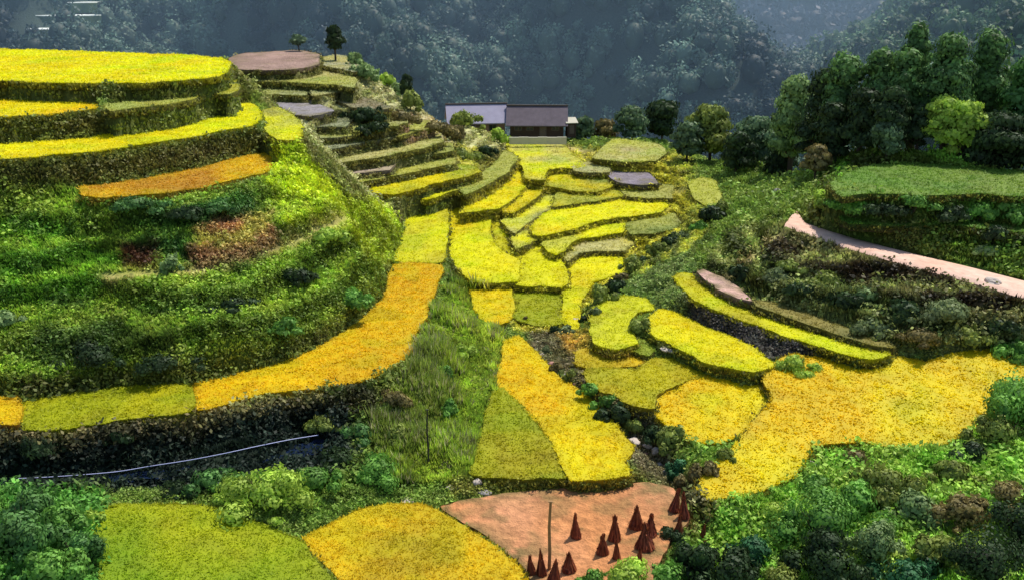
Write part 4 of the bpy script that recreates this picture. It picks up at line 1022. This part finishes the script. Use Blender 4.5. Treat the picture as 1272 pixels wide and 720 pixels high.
def house(loc, rz, L, Wd, eave, rid, mroof, mwall, label, wins, doorx):
    r = empty('house', loc, rz); t = 0.12; ov = 0.55
    bm_obj('wall', [(-L/2, L/2, -Wd/2, Wd/2, -0.8, eave), prism_x([(-Wd/2, eave + .003), (Wd/2, eave + .003), (0, rid - .12)], -L/2, L/2)], mwall, r)
    sl = (rid - eave) / (Wd / 2); ez = eave - ov * sl
    roof = bm_obj('roof', [prism_x([(-Wd/2 - ov, ez), (0, rid), (Wd/2 + ov, ez), (Wd/2 + ov, ez + t), (0, rid + t), (-Wd/2 - ov, ez + t)], -L/2 - ov, L/2 + ov)], mroof, r)
    bm_obj('ridge_cap', [(-L/2 - ov - .03, L/2 + ov + .03, -.14, .14, rid + t - .02, rid + t + .14)], M_TRIM, roof)
    ft = Wd / 2
    for wx in wins:
        w = bm_obj('window', [(wx - .5, wx + .5, -ft - .05, -ft - .003, 1.0, 1.9)], M_TRIM, r)
        bm_obj('pane', [(wx - .43, wx - .03, -ft - .07, -ft - .052, 1.07, 1.83), (wx + .03, wx + .43, -ft - .07, -ft - .052, 1.07, 1.83)], M_GLASS, w)
    d = bm_obj('door', [(doorx - .45, doorx + .45, -ft - .06, -ft - .003, 0.0, 2.0)], M_TRIM, r)
    bm_obj('handle', [(doorx + .3, doorx + .36, -ft - .11, -ft - .062, 0.95, 1.05)], M_GLASS, d)
    tag(r, label, 'house')
    return r
pa = aty(592, 160, 129.5)
zA = aty(592, 149, 127.2).z
hA = house((pa.x, 129.8, zA - 2.6), math.radians(7), 7.0, 4.4, 2.45, 4.15, M_TIN, M_PINK, 'house with a pale lavender metal roof at the head of the valley', (-2.2, 1.9), 0.2)
pb = aty(667, 160, 129.5); zB = aty(667, 154, 126.6).z
hB = house((pb.x, 129.4, zB - 1.95), math.radians(-2), 6.9, 4.6, 2.0, 3.75, M_TILE, M_WOOD, 'low dark timber house with a grey tiled roof, right of the lavender roofed house', (-2.4, -0.9, 2.4), 0.8)
bm_obj('lean_to_roof', [prism_x([(-2.2, 1.75), (-3.2, 1.45), (-3.2, 1.53), (-2.2, 1.86)], -3.7, -0.4)], M_TIN, hA)
ps = aty(709, 158, 127.5)
sh = empty('shed', (ps.x, 127.6, ps.z - 0.7), math.radians(10))
bm_obj('wall', [(-.55, .55, -.6, .6, -0.6, 1.3)], M_WOOD, sh); bm_obj('roof', [prism_x([(-.85, 1.25), (.85, 1.75), (.85, 1.83), (-.85, 1.33)], -.8, .8)], M_WHITE, sh)
bm_obj('door', [(-.3, .3, -.64, -.603, -0.1, 1.0)], M_TRIM, sh)
tag(sh, 'tiny shed with a whitish sloping roof at the right end of the dark house', 'shed')
pw = aty(668, 172.5, 123.5)
wl = bm_obj('low_wall', [(-3.6 + k * 1.203, -3.6 + k * 1.203 + 1.2, -.15, .15, -0.6, 0.28 + 0.03 * (k % 2)) for k in range(6)], M_WHITE, None, 0.01)
wl.location = (pw.x, 123.5, pw.z - 0.1); tag(wl, 'low whitish yard wall in front of the dark timber house', 'wall')

# ------------------------------------------------------------------ straw stooks on the bare plot
M_STRAW = leaf_mat('red_straw', 0.1, 4, 0.3)
def stook(px, yt, yb, w_, label, i):
    p = atz(px, yb, -25.75); p.z = gz(p.x, p.y) + SINK - 0.02
    D = p.length; H = (yb - yt) * D / F * 1.05; R = w_ * D / F / 2
    r = np.random.default_rng(900 + i)
    root = empty('straw_stook', p, 0); root.rotation_euler = (r.normal(0, .07), r.normal(0, .07), r.uniform(0, 6.28))
    R *= 0.85
    c1, c2 = np.array((0.085, 0.014, 0.009)), np.array((0.30, 0.075, 0.03))
    acc = Acc(); seg = 12
    prof = [(0, .85), (.1, .9), (.25, .72), (.42, .42), (.58, .22), (.72, .16), (.86, .14), (.97, .09), (1.0, .02)]
    VV = []
    for (h, q) in prof:
        for k in range(seg):
            a = 2 * math.pi * k / seg; qq = q * R * (0.4 + 0.45 * r.random()); VV.append((math.cos(a) * qq, math.sin(a) * qq, h * H))
    n = len(prof); Fs = [[a * seg + k, a * seg + (k + 1) % seg, (a + 1) * seg + (k + 1) % seg, (a + 1) * seg + k] for a in range(n - 1) for k in range(seg)]
    acc.add(VV, Fs, c1)
    m = 260; a = r.uniform(0, 6.28, m); 
    lo = r.uniform(0, .15, m); hi = r.uniform(.45, 1.08, m)
    def rad(h): return np.interp(h, [q[0] for q in prof] + [1.2], [q[1] for q in prof] + [.08]) * R
    ca, sa = np.cos(a), np.sin(a)
    b = np.stack([ca * rad(lo) * r.uniform(1.0, 1.4, m), sa * rad(lo) * r.uniform(1.0, 1.4, m), lo * H], -1); t = np.stack([ca * rad(hi) * 1.15, sa * rad(hi) * 1.15, hi * H], -1)
    mid = (b + t) * .5 + np.stack([ca, sa, 0 * a], -1) * (r.normal(0, .06, (m, 1)) * R)
    s = np.stack([-sa, ca, 0 * a], -1) * (r.uniform(.02, .07, (m, 1)) * R + .006)
    b = b + r.normal(0, .06, (m, 3)) * R * (1, 1, 0); t = t + r.normal(0, .07, (m, 3)) * R
    Vs = np.stack([b - s, b + s, mid + s, mid - s, t + s * .3, t - s * .3], 1).reshape(-1, 3); cc = (c1 + (c2 - c1) * r.uniform(0, 1.3, (m, 1)))
    q6 = np.arange(m)[:, None] * 6; Fs = np.concatenate([q6 + np.array([[0, 1, 2, 3]]), q6 + np.array([[3, 2, 4, 5]])])
    acc.add(Vs, Fs, np.repeat(cc, 6, 0))
    for bnd in range(7):
        ba = r.uniform(0, 6.28); bo = np.array((math.cos(ba), math.sin(ba), 0)) * R * r.uniform(.55, .95); bh = H * r.uniform(.45, .8)
        mm = 26; a3 = r.uniform(0, 6.28, mm); lowp = bo + np.stack([np.cos(a3), np.sin(a3), 0 * a3], -1) * R * r.uniform(.1, .34, (mm, 1))
        tie = bo * .35 + np.array((0, 0, bh)); tipp = tie + np.stack([np.cos(a3) * .22 * R, np.sin(a3) * .22 * R, r.uniform(.05, .3, mm) * H], -1)
        tie3 = np.repeat(tie[None], mm, 0) + r.normal(0, .03, (mm, 3)) * R; sd = np.stack([-np.sin(a3), np.cos(a3), 0 * a3], -1) * (.035 * R + .006)
        cb = (c1 + (c2 - c1) * r.uniform(0, 1.6, (mm, 1))); q7 = np.arange(mm)[:, None] * 6
        acc.add(np.stack([lowp - sd, lowp + sd, tie3 + sd, tie3 - sd, tipp + sd * .8, tipp - sd * .8], 1).reshape(-1, 3), np.concatenate([q7 + np.array([[0, 1, 2, 3]]), q7 + np.array([[3, 2, 4, 5]])]), np.repeat(cb, 6, 0))
    mt = 90; th = r.uniform(.04, .72, mt); ta = r.uniform(0, 6.28, mt); tr_ = rad(th) * r.uniform(.7, 1.0, mt)
    Pt = np.stack([np.cos(ta) * tr_, np.sin(ta) * tr_, th * H], -1)
    Nt = np.stack([np.cos(ta), np.sin(ta), .5 + 0 * ta], -1)
    acc.add(*leaves(Pt + Nt * R * r.uniform(.05, .3, (mt, 1)), Nt, np.full(mt, R * .34) * r.uniform(.4, 1.5, mt), (c1 + (c2 - c1) * r.uniform(0, 1.2, (mt, 1))), i, .35, .9))
    acc.build('sheaf', M_STRAW, parent=root)
    a2 = Acc(); tube_ring(a2, (0, 0, H * .74), 0.17 * R + .01, .022, (0.25, 0.12, 0.04)); a2.build('tie_band', M_STRAW, parent=root)
    root.scale = (r.uniform(.85, 1.15), r.uniform(.85, 1.15), 1)
    tag(root, label, 'straw stook', 'straw stooks on the bare earth plot')
def tube_ring(acc, c, R, r_, col, n=14, m=6):
    VV = []
    for i in range(n):
        a = 2 * math.pi * i / n
        for k in range(m):
            b = 2 * math.pi * k / m; q = R + r_ * math.cos(b); VV.append((c[0] + q * math.cos(a), c[1] + q * math.sin(a), c[2] + r_ * math.sin(b)))
    Fs = [[i * m + k, ((i + 1) % n) * m + k, ((i + 1) % n) * m + (k + 1) % m, i * m + (k + 1) % m] for i in range(n) for k in range(m)]
    acc.add(VV, Fs, np.array(col))
ST = [(715.5,635,665,15,'dark red stook standing alone nearest the middle of the earth plot'),
 (748.5,658,684,15,'dark red stook just right of centre in the lower half of the plot'),
 (763.4,637,668,15,'tall dark red stook with a smaller one right in front of it'),
 (766,666,690,10,'small stook in front of the tall one'),
 (790,624,654,18,'dark red stook standing farthest back on the plot'),
 (807.5,637,662,16,'stook directly behind the widest one on the right of the plot'),
 (801.6,648,678,22,'widest stook, on the right side of the plot'),
 (794,677,692,10,'lowest small stook below the widest one'),
 (707,680,704,17,'orange red stook just right of the brown pole'),
 (673,677,709,13,'narrow stook just left of the brown pole'),
 (660,684,708,12,'leftmost stook, by the gold foreground field'),
 (688,690,715,14,'stook touching the foot of the brown pole'),
 (837,606,634,13,'dark stook at the right corner of the plot, beside the whitish ground'),
 (850,612,642,14,'dark stook just past the right corner of the plot'),
 (842,636,660,13,'stook under the two at the right corner of the plot'),
 (873,632,656,11,'farthest right stook, in the weeds beyond the plot')]
for i, s in enumerate(ST): stook(*s, i)

# ------------------------------------------------------------------ poles
def pole(px, yt, yb, r0, mat, label, cross=False):
    p = hit(px, yb); D = p.length; H = (yb - yt) * D / F * 1.03
    root = empty('wooden_pole', p); rr = random.Random(int(px))
    a = Acc(); tube(a, [(0, 0, -.4), (.02, 0, H * .3), (-.02, .02, H * .65), (.03, 0, H)], [r0, r0 * .92, r0 * .82, r0 * .7], (1, 1, 1), 9); a.build('shaft', mat, smooth=True, parent=root)
    bm_obj('cap', [(-.02 - r0 * .75, .08 + r0 * .5, -r0 * .8, r0 * .8, H + .003, H + .04)], mat, root, 0.008)
    tag(root, label, 'pole')
pole(532, 506, 577, 0.055, plain_mat('dark_pole', (0.03, 0.03, 0.025), .8), 'thin dark pole standing in the reeds below the gold terrace')
pole(682, 618, 712, 0.085, plain_mat('brown_pole', (0.30, 0.17, 0.07), .8), 'brown wooden pole rising from the bare earth plot')

# ------------------------------------------------------------------ pale tube standing in for the glint on the gully stream
pts = [hit(x, y) + Vector((0, -0.15, 0.45)) for x, y in [(25,603),(60,600),(110,598),(150,593),(190,588),(240,578),(283,570),(320,562),(363,553),(398,545)]]
def catm(pts, n=6):
    o = []
    for i in range(len(pts) - 1):
        p0, p1, p2, p3 = pts[max(i - 1, 0)], pts[i], pts[i + 1], pts[min(i + 2, len(pts) - 1)]
        for j in range(n):
            t = j / n; o.append(0.5 * ((2 * p1) + (p2 - p0) * t + (2 * p0 - 5 * p1 + 4 * p2 - p3) * t * t + (3 * p1 - p0 - 3 * p2 + p3) * t ** 3))
    return o + [pts[-1]]
for i in range(1, len(pts)): pass
zs = [p.z for p in pts]; ys = [p.y for p in pts]
for i, p in enumerate(pts):
    p.z = (zs[max(i-1,0)] + zs[i] + zs[min(i+1,len(zs)-1)]) / 3; p.y = (ys[max(i-1,0)] + ys[i] + ys[min(i+1,len(ys)-1)]) / 3
a = Acc(); cp = catm(pts); tube(a, [p[:] for p in cp], [0.02] * len(cp), (1, 1, 1), 8)
po = a.build('stream_glint', plain_mat('pale_glint', (0.55, 0.58, 0.85), 0.3, 3, 0.08, 0), smooth=True); tag(po, 'pale bluish tube standing in for stream glint along the dark gully, lower left', 'glint')

# ------------------------------------------------------------------ narrow stream in the dark gully
WE = [(-200,583,606),(-60,583,606),(60,580,603),(140,576,599),(200,572,594),(260,565,586),(320,557,577),(370,550,569),(402,546,563)]
acc = Acc(); VV = []; ups = []
def lerp_rows(rows, n=6):
    o = []
    for A_, B_ in zip(rows[:-1], rows[1:]):
        for k in range(n): o.append([A_[q] + (B_[q] - A_[q]) * k / n for q in range(3)])
    return o + [rows[-1]]
WR = lerp_rows(WE)
for i, (x, ya, yb) in enumerate(WR):
    w1 = 2.2 * math.sin(i * .9) + 1.5 * math.sin(i * 2.3); w2 = 1.8 * math.sin(i * 1.3 + 1)
    a_, b_ = atz(x, ya + w1, -24.32), atz(x, yb + w2, -24.32); VV += [a_[:], b_[:]]
Fs = [[2 * i, 2 * i + 1, 2 * i + 3, 2 * i + 2] for i in range(len(WR) - 1)]
acc.add(VV, Fs, (1, 1, 1))
mw, nt_, N_, L_ = mat_new('stream_water'); o_ = N_.new('ShaderNodeOutputMaterial'); b_ = N_.new('ShaderNodeBsdfPrincipled')
b_.inputs['Base Color'].default_value = (0.008, 0.016, 0.04, 1); b_.inputs['Roughness'].default_value = 0.12; b_.inputs['IOR'].default_value = 1.33
nz_ = N_.new('ShaderNodeTexNoise'); nz_.inputs['Scale'].default_value = 3.0; bp_ = N_.new('ShaderNodeBump'); bp_.inputs['Strength'].default_value = .25; bp_.inputs['Distance'].default_value = .05
L_.new(nz_.outputs[0], bp_.inputs['Height']); L_.new(bp_.outputs[0], b_.inputs['Normal']); L_.new(b_.outputs[0], o_.inputs['Surface'])
st_o = acc.build('stream_water', mw); tag(st_o, 'narrow dark blue stream in the shady gully', 'water', kind='structure')

# ------------------------------------------------------------------ rocks
M_ROCK = [plain_mat('pale_rock', (0.52, 0.44, 0.37), .85, 3, .25, .6), plain_mat('grey_rock', (0.30, 0.27, 0.25), .85, 3, .3, .6), plain_mat('red_rock', (0.40, 0.20, 0.15), .85, 3, .3, .6)]
def rock(px, py, wpx, hpx, mi, label, group):
    jr = random.Random(int(px * 11 + py)); k_ = jr.uniform(.5, 1.35); wpx *= k_; hpx *= k_ * .8; px += jr.uniform(-5, 5); py += jr.uniform(-4, 4)
    p = hit(px, py); D = p.length; W = wpx * D / F / 2; H = hpx * D / F / 2; _seed[0] += 7; s = _seed[0]
    bm = bmesh.new(); bmesh.ops.create_icosphere(bm, subdivisions=3, radius=1)
    Vr = np.array([v.co[:] for v in bm.verts]); k = 0.62 + 0.75 * fbm(Vr[:, 0] * 1.4 + s, Vr[:, 1] * 1.4 + Vr[:, 2] * 1.1, s % 90, 3)
    for v, q in zip(bm.verts, k):
        v.co = Vector((v.co.x * W * q, v.co.y * W * q * .9, max(-.5, v.co.z) * H * 1.3 * q))
    me = bpy.data.meshes.new('boulder'); bm.to_mesh(me); bm.free(); me.materials.append(M_ROCK[mi])
    o = bpy.data.objects.new('boulder', me); COL.objects.link(o); o.location = p + Vector((0, 0, H * .2)); o.rotation_euler = (0, 0, s)
    tag(o, label, 'boulder', group)
RK = [(672,428,9,7,0),(676,440,12,10,0),(682,452,12,9,2),(690,462,10,7,1),(700,470,9,6,1),(716,480,9,7,2),(784,548,16,7,0),(801,556,15,9,0),(812,562,13,12,0),(797,562,12,8,2),(822,574,13,8,0),(833,562,8,12,0),(832,580,12,8,2),(846,586,8,8,1),(858,596,10,7,2),(826,588,10,6,1)]
for i, (x, y, w_, h_, mi) in enumerate(RK):
    rock(x, y, w_, h_, mi, f"{['whitish','grey','reddish'][mi]} boulder, {ORD[i]} down the dry gully from mid valley", 'boulders in the dry gully')
RK = [(502,618,18,6,0),(560,602,16,7,0),(567,607,12,6,0),(590,596,14,8,0),(604,608,14,5,1)]
for i, (x, y, w_, h_, mi) in enumerate(RK):
    rock(x, y, w_, h_, mi, f"{['whitish','grey','reddish'][mi]} stone, {ORD[i]} from the left on the bank behind the earth plot", 'stones behind the earth plot')
RK = [(716,396,9,9,0),(722,404,10,8,0),(735,385,8,7,0),(822,430,16,6,0),(838,436,14,5,1)]
for i, (x, y, w_, h_, mi) in enumerate(RK):
    rock(x, y, w_, h_, mi, f"{['whitish','grey','reddish'][mi]} stone, {ORD[i]} from the left beside the vivid yellow patch", 'stones by the vivid yellow patch')
RK = [(912,243,8,7,0),(926,240,9,7,0),(940,242,7,7,0),(952,238,9,8,0),(965,240,8,8,1),(985,236,8,7,1),(1018,212,10,9,0)]
for i, (x, y, w_, h_, mi) in enumerate(RK):
    rock(x, y, w_, h_, mi, f"{['whitish','grey','reddish'][mi]} rock, {ORD[i]} from the left at the foot of the tall grove", 'rocks at the foot of the grove')
RK = [(1004,578,16,9,1),(1024,560,14,9,2),(1035,566,14,8,0),(1136,620,12,10,0),(1128,590,12,8,0),(1240,572,14,8,2),(1080,690,12,9,0),(1170,632,18,6,0)]
for i, (x, y, w_, h_, mi) in enumerate(RK):
    rock(x, y, w_, h_, mi, f"{['whitish','grey','reddish'][mi]} rock, {ORD[i]} of those lying in the lower right weeds", 'rocks in the lower right weeds')
rock(1236, 351, 22, 13, 0, 'pale boulder on the edge of the dirt road', None)
# cut bank of dark stone below the yellow crescent: a dry stone wall built course by course
# ------------------------------------------------------------------ light
SUN_EL, SUN_AZ = math.radians(60), math.radians(44)   # azimuth from +Y toward +X
w = bpy.data.worlds.new("World"); scene.world = w; w.use_nodes = True
nt = w.node_tree
bg = nt.nodes.get('Background') or nt.nodes.new('ShaderNodeBackground')
sky = nt.nodes.new('ShaderNodeTexSky'); sky.sky_type = 'NISHITA'; sky.sun_disc = False
sky.sun_elevation = SUN_EL; sky.sun_rotation = SUN_AZ
nt.links.new(sky.outputs[0], bg.inputs[0]); bg.inputs[1].default_value = 0.15
sd = bpy.data.lights.new("sun", 'SUN'); sd.energy = 5.0; sd.angle = math.radians(0.5); sd.color = (1.0, 0.96, 0.88)
so = bpy.data.objects.new("sun", sd); COL.objects.link(so)
dirv = Vector((math.sin(SUN_AZ) * math.cos(SUN_EL), math.cos(SUN_AZ) * math.cos(SUN_EL), math.sin(SUN_EL)))
so.rotation_euler = dirv.to_track_quat('Z', 'Y').to_euler(); so.location = (60, 60, 60)
scene.view_settings.view_transform = 'Standard'; scene.view_settings.look = 'None'; scene.view_settings.exposure = 0
scene.cycles.max_bounces = 5; scene.cycles.transparent_max_bounces = 4

# valley haze: a real body of thin mist filling the gorge behind the houses
hm = bpy.data.materials.new('mist'); hm.use_nodes = True; hn = hm.node_tree
for n_ in list(hn.nodes): hn.nodes.remove(n_)
ho = hn.nodes.new('ShaderNodeOutputMaterial'); hv = hn.nodes.new('ShaderNodeVolumeScatter')
hv.inputs['Color'].default_value = (0.45, 0.72, 1.0, 1); hv.inputs['Density'].default_value = 0.0018
hn.links.new(hv.outputs[0], ho.inputs['Volume'])
hz_ = bm_obj('mist', [(-420, 600, 138, 640, -115, 60)], hm, None)
tag(hz_, 'thin blue mist hanging in the gorge before the far mountains', 'mist', kind='stuff')
